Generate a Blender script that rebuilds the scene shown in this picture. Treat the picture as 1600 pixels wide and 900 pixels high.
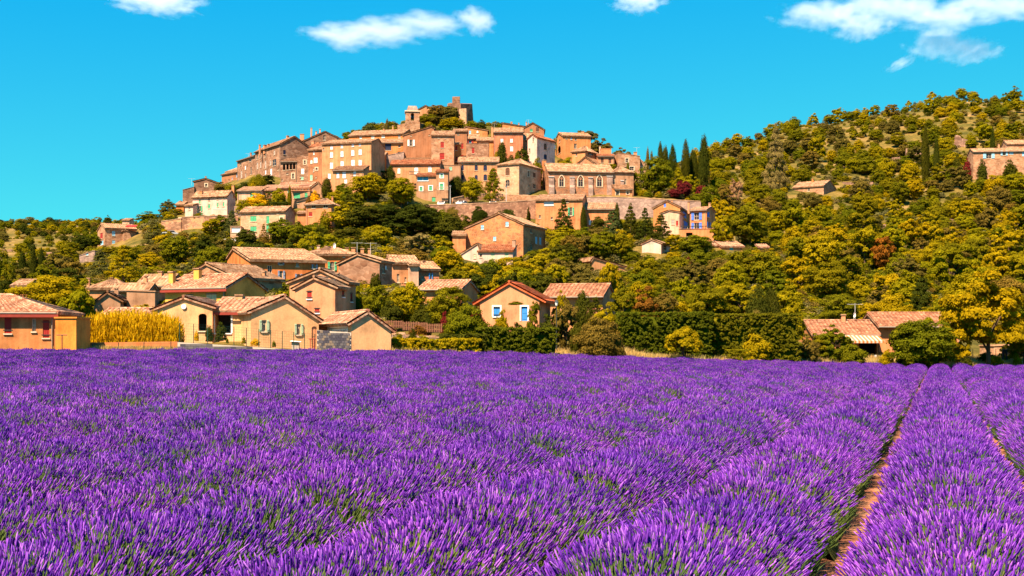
import bpy, math, random
import numpy as np
from mathutils import Vector
random.seed(7); RNG = np.random.default_rng(7)
for o in list(bpy.data.objects): bpy.data.objects.remove(o)
SC = bpy.context.scene
COL = SC.collection
F, HZ, H = 1931.0, 530.0, 2.3       # focal length and horizon row (for a 1600 px wide photograph), eye height in metres
R = math.radians

# ------------------------------------------------------------------ camera, sky, sun, exposure
cam_d = bpy.data.cameras.new('camera'); cam = bpy.data.objects.new('camera', cam_d); COL.objects.link(cam)
cam.location = (0, 0, H); cam.rotation_euler = (R(90), 0, 0)
cam_d.sensor_width = 36.0; cam_d.lens = 36.0 * F / 1600.0; cam_d.shift_y = (HZ - 450.0) / 1600.0
cam_d.clip_start = 0.1; cam_d.clip_end = 20000
SC.camera = cam
TO_SUN = Vector((-0.31, -0.46, 0.83)).normalized()
EL = math.asin(TO_SUN.z); AZ = math.atan2(TO_SUN.x, TO_SUN.y)
world = bpy.data.worlds.new('World'); SC.world = world; world.use_nodes = True
wn = world.node_tree; wn.nodes.clear()
sky = wn.nodes.new('ShaderNodeTexSky'); sky.sky_type = 'NISHITA'; sky.sun_disc = False
sky.sun_elevation = EL; sky.sun_rotation = AZ; sky.air_density = 1.0; sky.dust_density = 0.3; sky.ozone_density = 2.0
bw = wn.nodes.new('ShaderNodeRGBToBW'); mr = wn.nodes.new('ShaderNodeMapRange')          # the photograph's strongly saturated blue, driven by the sky's own brightness
mr.inputs['From Min'].default_value = 2.6; mr.inputs['From Max'].default_value = 6.6
mul = wn.nodes.new('ShaderNodeMix'); mul.data_type = 'RGBA'
mul.inputs['A'].default_value = (0.01, 1.42, 2.95, 1); mul.inputs['B'].default_value = (0.36, 3.0, 3.0, 1)
bg = wn.nodes.new('ShaderNodeBackground'); bg.inputs['Strength'].default_value = 0.0815
wo = wn.nodes.new('ShaderNodeOutputWorld')
wn.links.new(sky.outputs[0], bw.inputs[0]); wn.links.new(bw.outputs[0], mr.inputs['Value']); wn.links.new(mr.outputs[0], mul.inputs['Factor'])
wn.links.new(mul.outputs['Result'], bg.inputs['Color']); wn.links.new(bg.outputs[0], wo.inputs[0])
sun_d = bpy.data.lights.new('sun', 'SUN'); sun_d.energy = 5.0; sun_d.angle = R(0.5); sun_d.color = (1.0, 0.75, 0.50)
sun = bpy.data.objects.new('sun', sun_d); COL.objects.link(sun)
sun.rotation_euler = TO_SUN.to_track_quat('Z', 'Y').to_euler(); sun.location = (-60, -40, 80)
SC.view_settings.view_transform = 'Standard'; SC.view_settings.look = 'None'
SC.view_settings.exposure = 1.9; SC.view_settings.gamma = 1.0
SC.cycles.max_bounces = 5; SC.cycles.diffuse_bounces = 2; SC.cycles.transmission_bounces = 3
SC.cycles.glossy_bounces = 2; SC.cycles.transparent_max_bounces = 6; SC.cycles.volume_bounces = 2

# ------------------------------------------------------------------ helpers
class MB:
    """collects faces into one mesh"""
    def __init__(s): s.v = []; s.f = []
    def quad(s, a, b, c, d):
        n = len(s.v); s.v += [tuple(a), tuple(b), tuple(c), tuple(d)]; s.f.append((n, n+1, n+2, n+3))
    def poly(s, pts):
        n = len(s.v); s.v += [tuple(p) for p in pts]; s.f.append(tuple(range(n, n+len(pts))))
    def box(s, x0, y0, z0, x1, y1, z1):
        n = len(s.v)
        s.v += [(x0,y0,z0),(x1,y0,z0),(x1,y1,z0),(x0,y1,z0),(x0,y0,z1),(x1,y0,z1),(x1,y1,z1),(x0,y1,z1)]
        s.f += [(n,n+3,n+2,n+1),(n+4,n+5,n+6,n+7),(n,n+1,n+5,n+4),(n+1,n+2,n+6,n+5),(n+2,n+3,n+7,n+6),(n+3,n,n+4,n+7)]
    def obox(s, o, e1, e2, e3):
        """box spanned by three edge vectors from corner o"""
        n = len(s.v); o = Vector(o); e1 = Vector(e1); e2 = Vector(e2); e3 = Vector(e3)
        for k in (o, o+e1, o+e1+e2, o+e2): s.v.append(tuple(k))
        for k in (o, o+e1, o+e1+e2, o+e2): s.v.append(tuple(k+e3))
        s.f += [(n,n+3,n+2,n+1),(n+4,n+5,n+6,n+7),(n,n+1,n+5,n+4),(n+1,n+2,n+6,n+5),(n+2,n+3,n+7,n+6),(n+3,n,n+4,n+7)]
    def tube(s, a, b, ra, rb=None, k=6, cap=True):
        rb = ra if rb is None else rb; a = Vector(a); b = Vector(b); d = (b-a).normalized()
        p = d.orthogonal().normalized(); q = d.cross(p); n = len(s.v)
        for c, r in ((a, ra), (b, rb)):
            for i in range(k):
                t = 2*math.pi*i/k; s.v.append(tuple(c + p*(r*math.cos(t)) + q*(r*math.sin(t))))
        for i in range(k): j = (i+1) % k; s.f.append((n+i, n+j, n+k+j, n+k+i))
        if cap: s.f.append(tuple(range(n+k, n+2*k))); s.f.append(tuple(range(n+k-1, n-1, -1)))
    def build(s, name, m, parent=None, smooth=False):
        me = bpy.data.meshes.new(name); me.from_pydata(s.v, [], s.f); me.materials.append(m)
        if smooth: me.polygons.foreach_set('use_smooth', [True]*len(me.polygons))
        return link(bpy.data.objects.new(name, me), parent)
def link(o, parent=None):
    COL.objects.link(o)
    if parent is not None: o.parent = parent
    return o
def tag(o, label=None, cat=None, group=None, kind=None):
    if label: o['label'] = label
    if cat: o['category'] = cat
    if group: o['group'] = group
    if kind: o['kind'] = kind
    return o
def empty(name, loc, rz=0.0):
    o = bpy.data.objects.new(name, None); o.location = loc; o.rotation_euler = (0, 0, rz); o.empty_display_size = 0.5
    return link(o)
def npmesh(name, V, Q, m):
    """mesh from numpy arrays: V (n,3), Q (k,4) or (k,3)"""
    me = bpy.data.meshes.new(name); w = Q.shape[1]
    me.vertices.add(len(V)); me.vertices.foreach_set('co', V.astype(np.float32).ravel())
    me.loops.add(Q.size); me.loops.foreach_set('vertex_index', Q.astype(np.int32).ravel())
    me.polygons.add(len(Q)); me.polygons.foreach_set('loop_start', np.arange(0, Q.size, w, dtype=np.int32))
    me.update(calc_edges=True)
    for x in (m if isinstance(m, (list, tuple)) else [m]): me.materials.append(x)
    return me

# ------------------------------------------------------------------ materials
def newmat(name, rough=0.85, spec=0.2):
    m = bpy.data.materials.new(name); m.use_nodes = True; nt = m.node_tree
    b = nt.nodes['Principled BSDF']; b.inputs['Roughness'].default_value = rough; b.inputs['Specular IOR Level'].default_value = spec
    return m, nt, b
def N(nt, t, **kw):
    n = nt.nodes.new(t)
    for k, v in kw.items():
        if k in n.inputs: n.inputs[k].default_value = v
        else: setattr(n, k, v)
    return n
def c4(c, k=1.0): return (min(c[0]*k, 1), min(c[1]*k, 1), min(c[2]*k, 1), 1)
def ramp(nt, src, stops, const=False):
    r = nt.nodes.new('ShaderNodeValToRGB'); e = r.color_ramp.elements
    if const: r.color_ramp.interpolation = 'CONSTANT'
    while len(e) < len(stops): e.new(0.5)
    for k, (p, c) in enumerate(stops): e[k].position = p; e[k].color = c4(c) if len(c) == 3 else c
    nt.links.new(src, r.inputs[0]); return r.outputs[0]
def mixc(nt, f, a, b, mode='MIX'):
    n = nt.nodes.new('ShaderNodeMix'); n.data_type = 'RGBA'; n.blend_type = mode
    for k, v in (('Factor', f), ('A', a), ('B', b)):
        if hasattr(v, 'is_output'): nt.links.new(v, n.inputs[k])
        else: n.inputs[k].default_value = v
    return n.outputs['Result']
def bump(nt, b, h, dist=0.03, st=0.6):
    n = N(nt, 'ShaderNodeBump', Strength=st, Distance=dist); nt.links.new(h, n.inputs['Height']); nt.links.new(n.outputs[0], b.inputs['Normal'])
def coords(nt, sc=(1, 1, 1)):
    t = nt.nodes.new('ShaderNodeTexCoord'); mp = N(nt, 'ShaderNodeMapping'); mp.inputs['Scale'].default_value = sc
    nt.links.new(t.outputs['Object'], mp.inputs[0]); return mp.outputs[0]
def noise(nt, co, scale, detail=4, rough=0.6):
    n = N(nt, 'ShaderNodeTexNoise', Scale=scale, Detail=detail, Roughness=rough); nt.links.new(co, n.inputs['Vector']); return n.outputs[0]
def plain(name, c, rough=0.7, var=0.12, spec=0.25, metal=0):
    m, nt, b = newmat(name, rough, spec); b.inputs['Metallic'].default_value = metal
    nz = noise(nt, coords(nt), 3.0, 5)
    nt.links.new(ramp(nt, nz, [(0.3, c4(c, 1-var)), (0.7, c4(c, 1+var))]), b.inputs['Base Color']); return m
def stucco(name, c, dirt=(0.75, 0.62, 0.5), amt=0.55):
    c = (c[0]*0.93, c[1]*0.71, c[2]*0.65)
    """lime render: broad weathering, rain streaks, grain"""
    m, nt, b = newmat(name, 0.92, 0.1); co = coords(nt)
    a = ramp(nt, noise(nt, co, 0.45, 7, 0.65), [(0.34, c4(c, 0.60)), (0.48, c4(c, 0.96)), (0.66, c4(c, 1.16))])
    st = ramp(nt, noise(nt, coords(nt, (1.6, 1.6, 0.13)), 1.3, 5), [(0.38, c4(dirt)), (0.58, (1, 1, 1, 1))])
    a = mixc(nt, amt, a, st, 'MULTIPLY')
    sp = ramp(nt, noise(nt, co, 7.0, 3), [(0.35, (0.86, 0.84, 0.82, 1)), (0.6, (1.06, 1.04, 1.0, 1))])
    a = mixc(nt, 0.7, a, sp, 'MULTIPLY')
    nt.links.new(a, b.inputs['Base Color']); bump(nt, b, noise(nt, co, 14, 4), 0.02, 0.5); return m
def stone(name, cs, scale=1.55, mortar=(0.40, 0.31, 0.22), mw=0.06, patch=None):
    """rubble masonry: each cell a stone of its own tint, mortar joints sunk"""
    m, nt, b = newmat(name, 0.95, 0.1); co = coords(nt, (1, 1, 1.45)); cs = [(c[0]*0.90, c[1]*0.71, c[2]*0.67) for c in cs]; mortar = (mortar[0]*.80, mortar[1]*.68, mortar[2]*.66)
    warp = N(nt, 'ShaderNodeTexNoise', Scale=1.7, Detail=3.0); nt.links.new(co, warp.inputs['Vector'])
    co2 = mixc(nt, 0.12, co, warp.outputs['Color'])
    v = N(nt, 'ShaderNodeTexVoronoi', Scale=scale); v.feature = 'F1'; nt.links.new(co2, v.inputs['Vector'])
    e = N(nt, 'ShaderNodeTexVoronoi', Scale=scale); e.feature = 'DISTANCE_TO_EDGE'; nt.links.new(co2, e.inputs['Vector'])
    sp = nt.nodes.new('ShaderNodeSeparateColor'); nt.links.new(v.outputs['Color'], sp.inputs[0])
    k = len(cs); a = ramp(nt, sp.outputs[0], [(i/k, c) for i, c in enumerate(cs)])
    big = ramp(nt, noise(nt, co, 0.28, 6), [(0.36, (0.50, 0.46, 0.44, 1)), (0.58, (1.12, 1.10, 1.06, 1))])
    a = mixc(nt, 0.8, a, big, 'MULTIPLY')
    ef = ramp(nt, e.outputs['Distance'], [(0.0, (1, 1, 1, 1)), (mw, (0, 0, 0, 1))])
    a = mixc(nt, ef, a, c4(mortar))
    if patch:
        pf = ramp(nt, noise(nt, co, 0.5, 4), [(0.52, (0, 0, 0, 1)), (0.58, (1, 1, 1, 1))]); a = mixc(nt, pf, a, c4(patch))
    nt.links.new(a, b.inputs['Base Color']); bump(nt, b, e.outputs['Distance'], 0.08, 0.5); return m
def tiles(name, cs, scale=2.3):
    """clay tiles weathered piece by piece, with lichen"""
    m, nt, b = newmat(name, 0.9, 0.15); co = coords(nt)
    cs = [(c[0]*0.53, c[1]*0.45, c[2]*0.40) for c in cs]
    v = N(nt, 'ShaderNodeTexVoronoi', Scale=scale); nt.links.new(co, v.inputs['Vector'])
    sp = nt.nodes.new('ShaderNodeSeparateColor'); nt.links.new(v.outputs['Color'], sp.inputs[0])
    k = len(cs); a = ramp(nt, sp.outputs[1], [((i+0.3)/k, c) for i, c in enumerate(cs)])
    li = ramp(nt, noise(nt, co, 0.9, 6, 0.7), [(0.38, (0.45, 0.38, 0.34, 1)), (0.6, (1.12, 1.07, 1.0, 1))])
    a = mixc(nt, 0.75, a, li, 'MULTIPLY'); nt.links.new(a, b.inputs['Base Color'])
    bump(nt, b, noise(nt, co, 9, 3), 0.02, 0.5); return m
def leafmat(name, c1, c2, trans=0.35, c3=None):
    """leaves: colour varies leaf by leaf, clump by clump and tree by tree"""
    m = bpy.data.materials.new(name); m.use_nodes = True; nt = m.node_tree; nt.nodes.clear()
    g = nt.nodes.new('ShaderNodeNewGeometry'); oi = nt.nodes.new('ShaderNodeObjectInfo')
    t = nt.nodes.new('ShaderNodeTexCoord')
    nz = N(nt, 'ShaderNodeTexNoise', Scale=3.3, Detail=3.0); nt.links.new(t.outputs['Object'], nz.inputs['Vector'])
    ad = N(nt, 'ShaderNodeMath', operation='MULTIPLY_ADD'); nt.links.new(g.outputs['Random Per Island'], ad.inputs[0]); ad.inputs[1].default_value = 0.42
    mu = N(nt, 'ShaderNodeMath', operation='MULTIPLY_ADD'); nt.links.new(nz.outputs[0], mu.inputs[0]); mu.inputs[1].default_value = 1.15; mu.inputs[2].default_value = -0.28
    nt.links.new(mu.outputs[0], ad.inputs[2])
    st = [(0.0, c1), (0.75, c2)] + ([(1.0, c3)] if c3 else [])
    a = ramp(nt, ad.outputs[0], st)
    tint = ramp(nt, oi.outputs['Random'], [(0.0, (0.72, 0.86, 0.9, 1)), (0.5, (1, 1, 1, 1)), (1.0, (1.32, 1.1, 0.85, 1))])
    a = mixc(nt, 0.85, a, tint, 'MULTIPLY')
    d = N(nt, 'ShaderNodeBsdfDiffuse'); tr = N(nt, 'ShaderNodeBsdfTranslucent'); mx = N(nt, 'ShaderNodeMixShader', Fac=trans); o = nt.nodes.new('ShaderNodeOutputMaterial')
    nt.links.new(a, d.inputs[0]); nt.links.new(a, tr.inputs[0]); nt.links.new(d.outputs[0], mx.inputs[1]); nt.links.new(tr.outputs[0], mx.inputs[2]); nt.links.new(mx.outputs[0], o.inputs[0])
    return m

W = {
 'peach': stucco('render_peach', (0.56, 0.30, 0.15)), 'amber': stucco('render_amber', (0.66, 0.33, 0.07)),
 'cream': stucco('render_cream', (0.64, 0.48, 0.27), amt=0.25), 'yellow': stucco('render_yellow', (0.68, 0.47, 0.12), amt=0.25), 'rust': stucco('render_rust', (0.42, 0.21, 0.09)),
 'orange': stucco('render_orange', (0.56, 0.24, 0.08)), 'pink': stucco('render_pink', (0.55, 0.33, 0.20), amt=0.35),
 'tan': stucco('render_tan', (0.44, 0.28, 0.16)), 'sand': stucco('render_sand', (0.50, 0.33, 0.19)),
 'rose': stucco('render_rose', (0.50, 0.24, 0.15)), 'grey': stucco('render_grey', (0.38, 0.29, 0.20)),
 'pale': stucco('render_pale', (0.58, 0.49, 0.40)), 'white': stucco('render_white', (0.64, 0.56, 0.53), amt=0.35),
 'brown': stucco('render_brown', (0.33, 0.20, 0.12)), 'ochre': stucco('render_ochre', (0.50, 0.28, 0.12)),
 'stone': stone('rubble_stone', [(0.28,0.17,0.10),(0.40,0.27,0.17),(0.34,0.21,0.12),(0.46,0.33,0.22)]),
 'dstone': stone('dark_rubble', [(0.13,0.09,0.065),(0.19,0.13,0.095),(0.155,0.105,0.075),(0.25,0.18,0.13)], mortar=(0.20,0.14,0.10)),
 'bstone': stone('brown_rubble', [(0.19,0.12,0.08),(0.29,0.20,0.14),(0.23,0.15,0.10),(0.36,0.27,0.20)], mortar=(0.27,0.19,0.13)),
 'pstone': stone('pale_rubble', [(0.42,0.31,0.20),(0.52,0.40,0.27),(0.47,0.34,0.22),(0.58,0.46,0.33)], mortar=(0.5,0.4,0.29)),
 'ostone': stone('orange_rubble', [(0.42,0.20,0.09),(0.52,0.28,0.13),(0.46,0.24,0.11),(0.36,0.19,0.10)], mortar=(0.5,0.31,0.17)),
 'church': stone('church_stone', [(0.30,0.15,0.08),(0.42,0.25,0.14),(0.34,0.18,0.10),(0.30,0.20,0.14)], mortar=(0.42,0.29,0.18)),
 'gstone': stone('grey_rubble', [(0.24,0.21,0.20),(0.33,0.29,0.27),(0.28,0.24,0.23),(0.40,0.35,0.32)], mortar=(0.28,0.22,0.17), scale=2.0),
 'wstone': stone('wall_rubble', [(0.26,0.17,0.12),(0.36,0.24,0.17),(0.22,0.14,0.10),(0.42,0.30,0.21)], mortar=(0.20,0.13,0.09), scale=1.6),
}
T = {
 'pale': tiles('tiles_pale', [(0.66,0.47,0.33),(0.46,0.28,0.17),(0.78,0.62,0.48),(0.34,0.19,0.11),(0.70,0.52,0.38)]),
 'red': tiles('tiles_red', [(0.42,0.15,0.07),(0.52,0.24,0.13),(0.36,0.12,0.06),(0.56,0.32,0.20)]),
 'pink': tiles('tiles_pink', [(0.54,0.27,0.19),(0.72,0.53,0.42),(0.44,0.19,0.12),(0.80,0.64,0.52)], 4.5),
 'rust': tiles('tiles_rust', [(0.46,0.24,0.16),(0.54,0.33,0.24),(0.38,0.18,0.12),(0.64,0.45,0.34)], 3.4),
 'channel': tiles('tiles_channel', [(0.42,0.19,0.12),(0.50,0.25,0.16),(0.36,0.15,0.10),(0.46,0.22,0.15)], 3.4),
 'brown': tiles('tiles_brown', [(0.30,0.17,0.10),(0.40,0.26,0.17),(0.25,0.14,0.09),(0.46,0.33,0.23)]),
 'new': tiles('tiles_new_red', [(0.90,0.25,0.11),(0.95,0.30,0.14),(0.80,0.21,0.09)], 3.0),
}
P = {
 'red': plain('paint_red', (0.27, 0.018, 0.014)), 'blue': plain('paint_blue', (0.07, 0.16, 0.55)), 'sky': plain('paint_sky_blue', (0.22, 0.45, 0.62)),
 'azure': plain('paint_azure', (0.03, 0.20, 0.55)), 'green': plain('paint_green', (0.06, 0.32, 0.17)), 'sage': plain('paint_sage', (0.33, 0.42, 0.29)),
 'aqua': plain('paint_aqua', (0.22, 0.44, 0.34)), 'white': plain('paint_white', (0.72, 0.70, 0.70)), 'lilac': plain('paint_lilac_white', (0.62, 0.62, 0.72)),
 'grey': plain('paint_grey', (0.32, 0.27, 0.24)), 'navy': plain('paint_navy', (0.010, 0.018, 0.055)), 'brown': plain('wood_brown', (0.10, 0.045, 0.025)),
 'bluegrey': plain('paint_blue_grey', (0.20, 0.25, 0.36)), 'beige': plain('paint_beige', (0.50, 0.45, 0.30)), 'teal': plain('paint_teal', (0.05, 0.36, 0.42)),
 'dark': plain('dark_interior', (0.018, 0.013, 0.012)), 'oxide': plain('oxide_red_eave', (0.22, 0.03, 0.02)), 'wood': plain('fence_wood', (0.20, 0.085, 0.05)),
 'iron': plain('dark_iron', (0.03, 0.035, 0.035), 0.5), 'steel': plain('pale_steel', (0.45, 0.45, 0.46), 0.4), 'stonetrim': plain('pale_stone_trim', (0.55, 0.44, 0.32)),
 'terra': plain('terracotta', (0.45, 0.20, 0.10)), 'concrete': plain('concrete', (0.40, 0.34, 0.28)), 'slate': plain('slate_grey_stone', (0.20, 0.19, 0.19)),
 'zinc': plain('zinc_pipe', (0.22, 0.18, 0.15), 0.5), 'pale': plain('awning_cream', (0.42, 0.36, 0.30)), 'awning': plain('awning_orange', (0.50, 0.12, 0.03)), 'black': plain('black_cloth', (0.015, 0.015, 0.02)), 'plasticblue': plain('blue_plastic', (0.01, 0.10, 0.65), 0.4), 'bingreen': plain('green_plastic', (0.012, 0.05, 0.035), 0.4),
}
def glassmat(name, c):
    m, nt, b = newmat(name, 0.15, 0.12); b.inputs['Base Color'].default_value = c4(c); return m
GL = glassmat('window_glass', (0.025, 0.022, 0.03)); GLB = glassmat('blue_glass', (0.03, 0.20, 0.36)); GLW = glassmat('pale_glass', (0.42, 0.48, 0.58))

# ------------------------------------------------------------------ terrain, given as image rows of the ground at distances along columns of the photograph
EDGE_PX = [-400, 0, 600, 800, 1100, 1400, 1600, 2000]
EDGE_D = [96, 98, 98.5, 105, 114, 122, 126, 132]
EDGE_Z = [0.75, 0.66, 0.60, 0.34, -0.37, -0.97, -1.19, -1.5]
PROF = {
 -500: [(115,540),(150,520),(220,490),(300,460),(450,430),(700,362),(900,351),(1300,420)],
 0: [(110,541),(130,526),(180,480),(220,455),(300,440),(450,440),(600,405),(800,358),(900,350),(1300,420)],
 150: [(110,541),(130,522),(160,470),(200,435),(250,412),(300,392),(312,386),(340,390),(450,405),(600,395),(800,358),(900,350),(1300,420)],
 250: [(108,540),(125,505),(150,465),(200,430),(250,395),(290,368),(310,350),(340,345),(400,385),(600,400),(800,362),(900,355),(1300,420)],
 290: [(106,540),(125,492),(150,462),(200,428),(250,392),(285,370),(291,366),(294,343),(310,337),(335,330),(350,335),(400,385),(600,420),(900,430)],
 350: [(106,538),(125,490),(150,460),(200,425),(250,395),(285,367),(291,363),(294,341),(304,336),(318,316),(340,300),(365,290),(390,286),(420,330),(600,430)],
 450: [(106,536),(120,500),(150,455),(180,430),(230,400),(255,386),(275,371),(288,345),(297,324),(304,310),(318,299),(330,288),(350,265),(370,240),(385,235),(420,290),(600,430)],
 600: [(103,545),(115,525),(140,480),(170,450),(200,420),(240,385),(270,350),(290,328),(300,317),(307,299),(313,295),(330,275),(342,255),(358,235),(375,206),(395,196),(430,220),(600,420)],
 680: [(104,546),(118,520),(140,485),(170,455),(210,420),(250,390),(280,362),(299,352),(303,350),(306,318),(313,316),(320,300),(329,262),(337,250),(348,235),(368,206),(385,191),(405,188),(440,230),(600,420)],
 760: [(112,540),(125,515),(150,480),(190,455),(230,428),(246,413),(275,380),(298,358),(303,357),(306,319),(319,314),(328,300),(337,262),(348,248),(362,232),(377,212),(395,197),(420,198),(450,240),(600,420)],
 900: [(115,545),(135,515),(170,475),(210,430),(250,400),(275,375),(292,357),(309,350),(312,350),(316,308),(338,304),(350,270),(362,250),(380,243),(410,245),(450,300),(600,400)],
 1050: [(122,550),(140,520),(170,480),(210,440),(240,412),(280,368),(300,353),(309,350),(312,350),(316,311),(345,304),(380,288),(430,272),(480,262),(550,258),(650,262),(900,330)],
 1130: [(125,550),(140,525),(170,485),(220,430),(270,385),(310,350),(340,325),(380,300),(430,280),(480,262),(560,240),(620,232),(700,240),(900,320)],
 1250: [(128,552),(145,525),(180,480),(230,430),(290,385),(340,350),(400,300),(460,272),(540,236),(620,206),(680,198),(760,208),(1000,300)],
 1400: [(132,552),(150,525),(190,478),(240,430),(300,385),(340,362),(380,330),(430,292),(520,245),(600,198),(660,182),(730,175),(820,200),(1000,290)],
 1500: [(134,553),(150,528),(190,480),(240,430),(300,388),(340,362),(380,330),(440,268),(520,228),(600,184),(680,163),(740,156),(830,185),(1000,280)],
 1650: [(136,553),(150,530),(190,480),(240,430),(300,388),(340,362),(380,325),(435,262),(520,222),(600,187),(680,169),(740,162),(830,190),(1000,280)],
 2300: [(136,553),(150,530),(190,480),(240,430),(300,390),(380,330),(440,262),(520,222),(640,185),(740,180),(1000,280)],
}
_cols = sorted(PROF); DS = np.concatenate([np.arange(96, 460, 1.0), np.arange(460, 1310, 5.0)])
_tab = []
for c in _cols:
    d0 = float(np.interp(c, EDGE_PX, EDGE_D)); z0 = float(np.interp(c, EDGE_PX, EDGE_Z))
    dd = [d0, d0+4] + [p[0] for p in PROF[c] if p[0] > d0+4]
    zz = [z0, z0+0.45] + [H + (HZ-p[1])/F*p[0] for p in PROF[c] if p[0] > d0+4]
    _tab.append(np.interp(DS, dd, zz))
_tab = np.array(_tab)
_k = np.ones(5)/5
_tab = np.array([np.convolve(np.pad(r, 2, mode='edge'), _k, 'valid') for r in _tab])
def gz(x, y):
    """ground height at world x, y (arrays or scalars)"""
    x = np.atleast_1d(np.asarray(x, float)); y = np.atleast_1d(np.asarray(y, float))
    px = 800 + F*x/np.maximum(y, 20.0); px = np.clip(px, -500, 2300)
    de = np.interp(px, EDGE_PX, EDGE_D); ze = np.interp(px, EDGE_PX, EDGE_Z)
    zf = ze*np.clip(np.maximum(y, 0)/de, 0, 1)**1.3
    i = np.clip(np.searchsorted(_cols, px, side='right')-1, 0, len(_cols)-2); ca = np.array(_cols, float)
    t = (px-ca[i])/(ca[i+1]-ca[i]); t = t*t*(3-2*t)
    j = np.clip(np.searchsorted(DS, y, side='right')-1, 0, len(DS)-2); s = np.clip((y-DS[j])/(DS[j+1]-DS[j]), 0, 1)
    za = _tab[i, j]*(1-s)+_tab[i, j+1]*s; zb = _tab[i+1, j]*(1-s)+_tab[i+1, j+1]*s
    return np.where(y < de, zf, za*(1-t)+zb*t)
def g1(x, y): return float(gz(x, y)[0])
def zrow(py, d): return H + (HZ-py)/F*d
def ray(px, py, d): return Vector(((px-800)/F*d, d, zrow(py, d)))
_dd = np.arange(97, 1200, 0.5)
def gd(px, py):
    """distance at which the ground first shows at a point of the photograph"""
    a = (px-800)/F; z = gz(a*_dd, _dd); rows = HZ-(z-H)*F/_dd
    k = np.nonzero(rows <= py)[0]
    return float(_dd[k[0]]) if len(k) else 400.0
# ------------------------------------------------------------------ ground
def ground_mats():
    m, nt, b = newmat('field_soil', 1.0, 0.05); co = coords(nt)
    a = ramp(nt, noise(nt, co, 1.2, 8, 0.7), [(0.3, (0.15, 0.06, 0.04)), (0.5, (0.31, 0.135, 0.085)), (0.7, (0.48, 0.28, 0.18))])
    s = ramp(nt, noise(nt, coords(nt, (1, 1, 1)), 22, 4), [(0.35, (0.45, 0.4, 0.35, 1)), (0.65, (1.25, 1.2, 1.1, 1))])
    nt.links.new(mixc(nt, 0.8, a, s, 'MULTIPLY'), b.inputs['Base Color']); bump(nt, b, noise(nt, co, 18, 5), 0.06, 1.0)
    m2, nt, b = newmat('hill_earth', 1.0, 0.05); co = coords(nt)
    a = ramp(nt, noise(nt, co, 0.06, 9, 0.68), [(0.3, (0.035, 0.04, 0.01)), (0.45, (0.09, 0.08, 0.02)), (0.56, (0.17, 0.12, 0.035)), (0.68, (0.26, 0.17, 0.09))])
    s = ramp(nt, noise(nt, co, 0.9, 6, 0.7), [(0.3, (0.45, 0.45, 0.4, 1)), (0.65, (1.2, 1.15, 1.0, 1))])
    nt.links.new(mixc(nt, 0.85, a, s, 'MULTIPLY'), b.inputs['Base Color']); bump(nt, b, noise(nt, co, 2.5, 6), 0.4, 1.0)
    return m, m2
M_SOIL, M_HILL = ground_mats()
def build_ground():
    xs = np.concatenate([np.arange(-1500, -260, 40), np.arange(-260, 260, 2.5), np.arange(260, 1501, 40)]).astype(float)
    ys = np.concatenate([np.arange(-400, -20, 40), np.arange(-20, 96, 4), np.arange(96, 450, 2.0), np.arange(450, 1000, 8), np.arange(1000, 3001, 80)]).astype(float)
    X, Y = np.meshgrid(xs, ys); Z = gz(X.ravel(), Y.ravel())
    rough = np.where(Y.ravel() > 140, 1.0, 0.0)*(np.sin(X.ravel()*0.31+Y.ravel()*0.17)*0.25+np.sin(X.ravel()*0.83-Y.ravel()*0.51)*0.15)
    V = np.stack([X.ravel(), Y.ravel(), Z+rough-0.02], 1); nx = len(xs)
    i = np.arange(len(ys)-1)[:, None]*nx+np.arange(nx-1)[None, :]; i = i.ravel()
    Q = np.stack([i, i+1, i+1+nx, i+nx], 1); me = npmesh('ground', V, Q, [M_SOIL, M_HILL])
    cx = V[Q].mean(1); de = np.interp(800+F*cx[:, 0]/np.maximum(cx[:, 1], 20), EDGE_PX, EDGE_D)
    me.polygons.foreach_set('material_index', (cx[:, 1] > de+1).astype(np.int32)); me.polygons.foreach_set('use_smooth', np.ones(len(Q), bool))
    tag(link(bpy.data.objects.new('ground', me)), 'lavender field soil rising into a dry wooded hillside', kind='structure')
build_ground()

# ------------------------------------------------------------------ houses
BOX = []            # (x0, x1, ytop, ybottom, distance): where houses show, so that scattered trees keep clear
def wall_face(mb, pos, tops, holes, dep=0.22):
    """wall in the plane pos(a, b, c): tops = [(a, height)...] outline along the top, holes = [(a0, a1, b0, b1)] openings with reveals"""
    us = sorted({round(t[0], 4) for t in tops} | {round(x, 4) for h in holes for x in h[:2]})
    ta, tb = [t[0] for t in tops], [t[1] for t in tops]
    for u0, u1 in zip(us[:-1], us[1:]):
        um = (u0+u1)/2; t0, t1 = float(np.interp(u0, ta, tb)), float(np.interp(u1, ta, tb)); b = 0.0
        for h in sorted([h for h in holes if h[0] < um < h[1]], key=lambda h: h[2]):
            if h[2] > b: mb.quad(pos(u0, b, 0), pos(u1, b, 0), pos(u1, h[2], 0), pos(u0, h[2], 0))
            b = max(b, h[3])
        mb.quad(pos(u0, b, 0), pos(u1, b, 0), pos(u1, t1, 0), pos(u0, t0, 0))
    for a0, a1, b0, b1 in holes:
        mb.quad(pos(a0, b0, 0), pos(a0, b0, -dep), pos(a0, b1, -dep), pos(a0, b1, 0))
        mb.quad(pos(a1, b0, 0), pos(a1, b1, 0), pos(a1, b1, -dep), pos(a1, b0, -dep))
        mb.quad(pos(a0, b0, 0), pos(a1, b0, 0), pos(a1, b0, -dep), pos(a0, b0, -dep))
        mb.quad(pos(a0, b1, 0), pos(a0, b1, -dep), pos(a1, b1, -dep), pos(a1, b1, 0))
def pbox(mb, pos, a0, a1, b0, b1, c0, c1):
    o = Vector(pos(a0, b0, c0)); mb.obox(o, Vector(pos(a1, b0, c0))-o, Vector(pos(a0, b1, c0))-o, Vector(pos(a0, b0, c1))-o)
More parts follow.
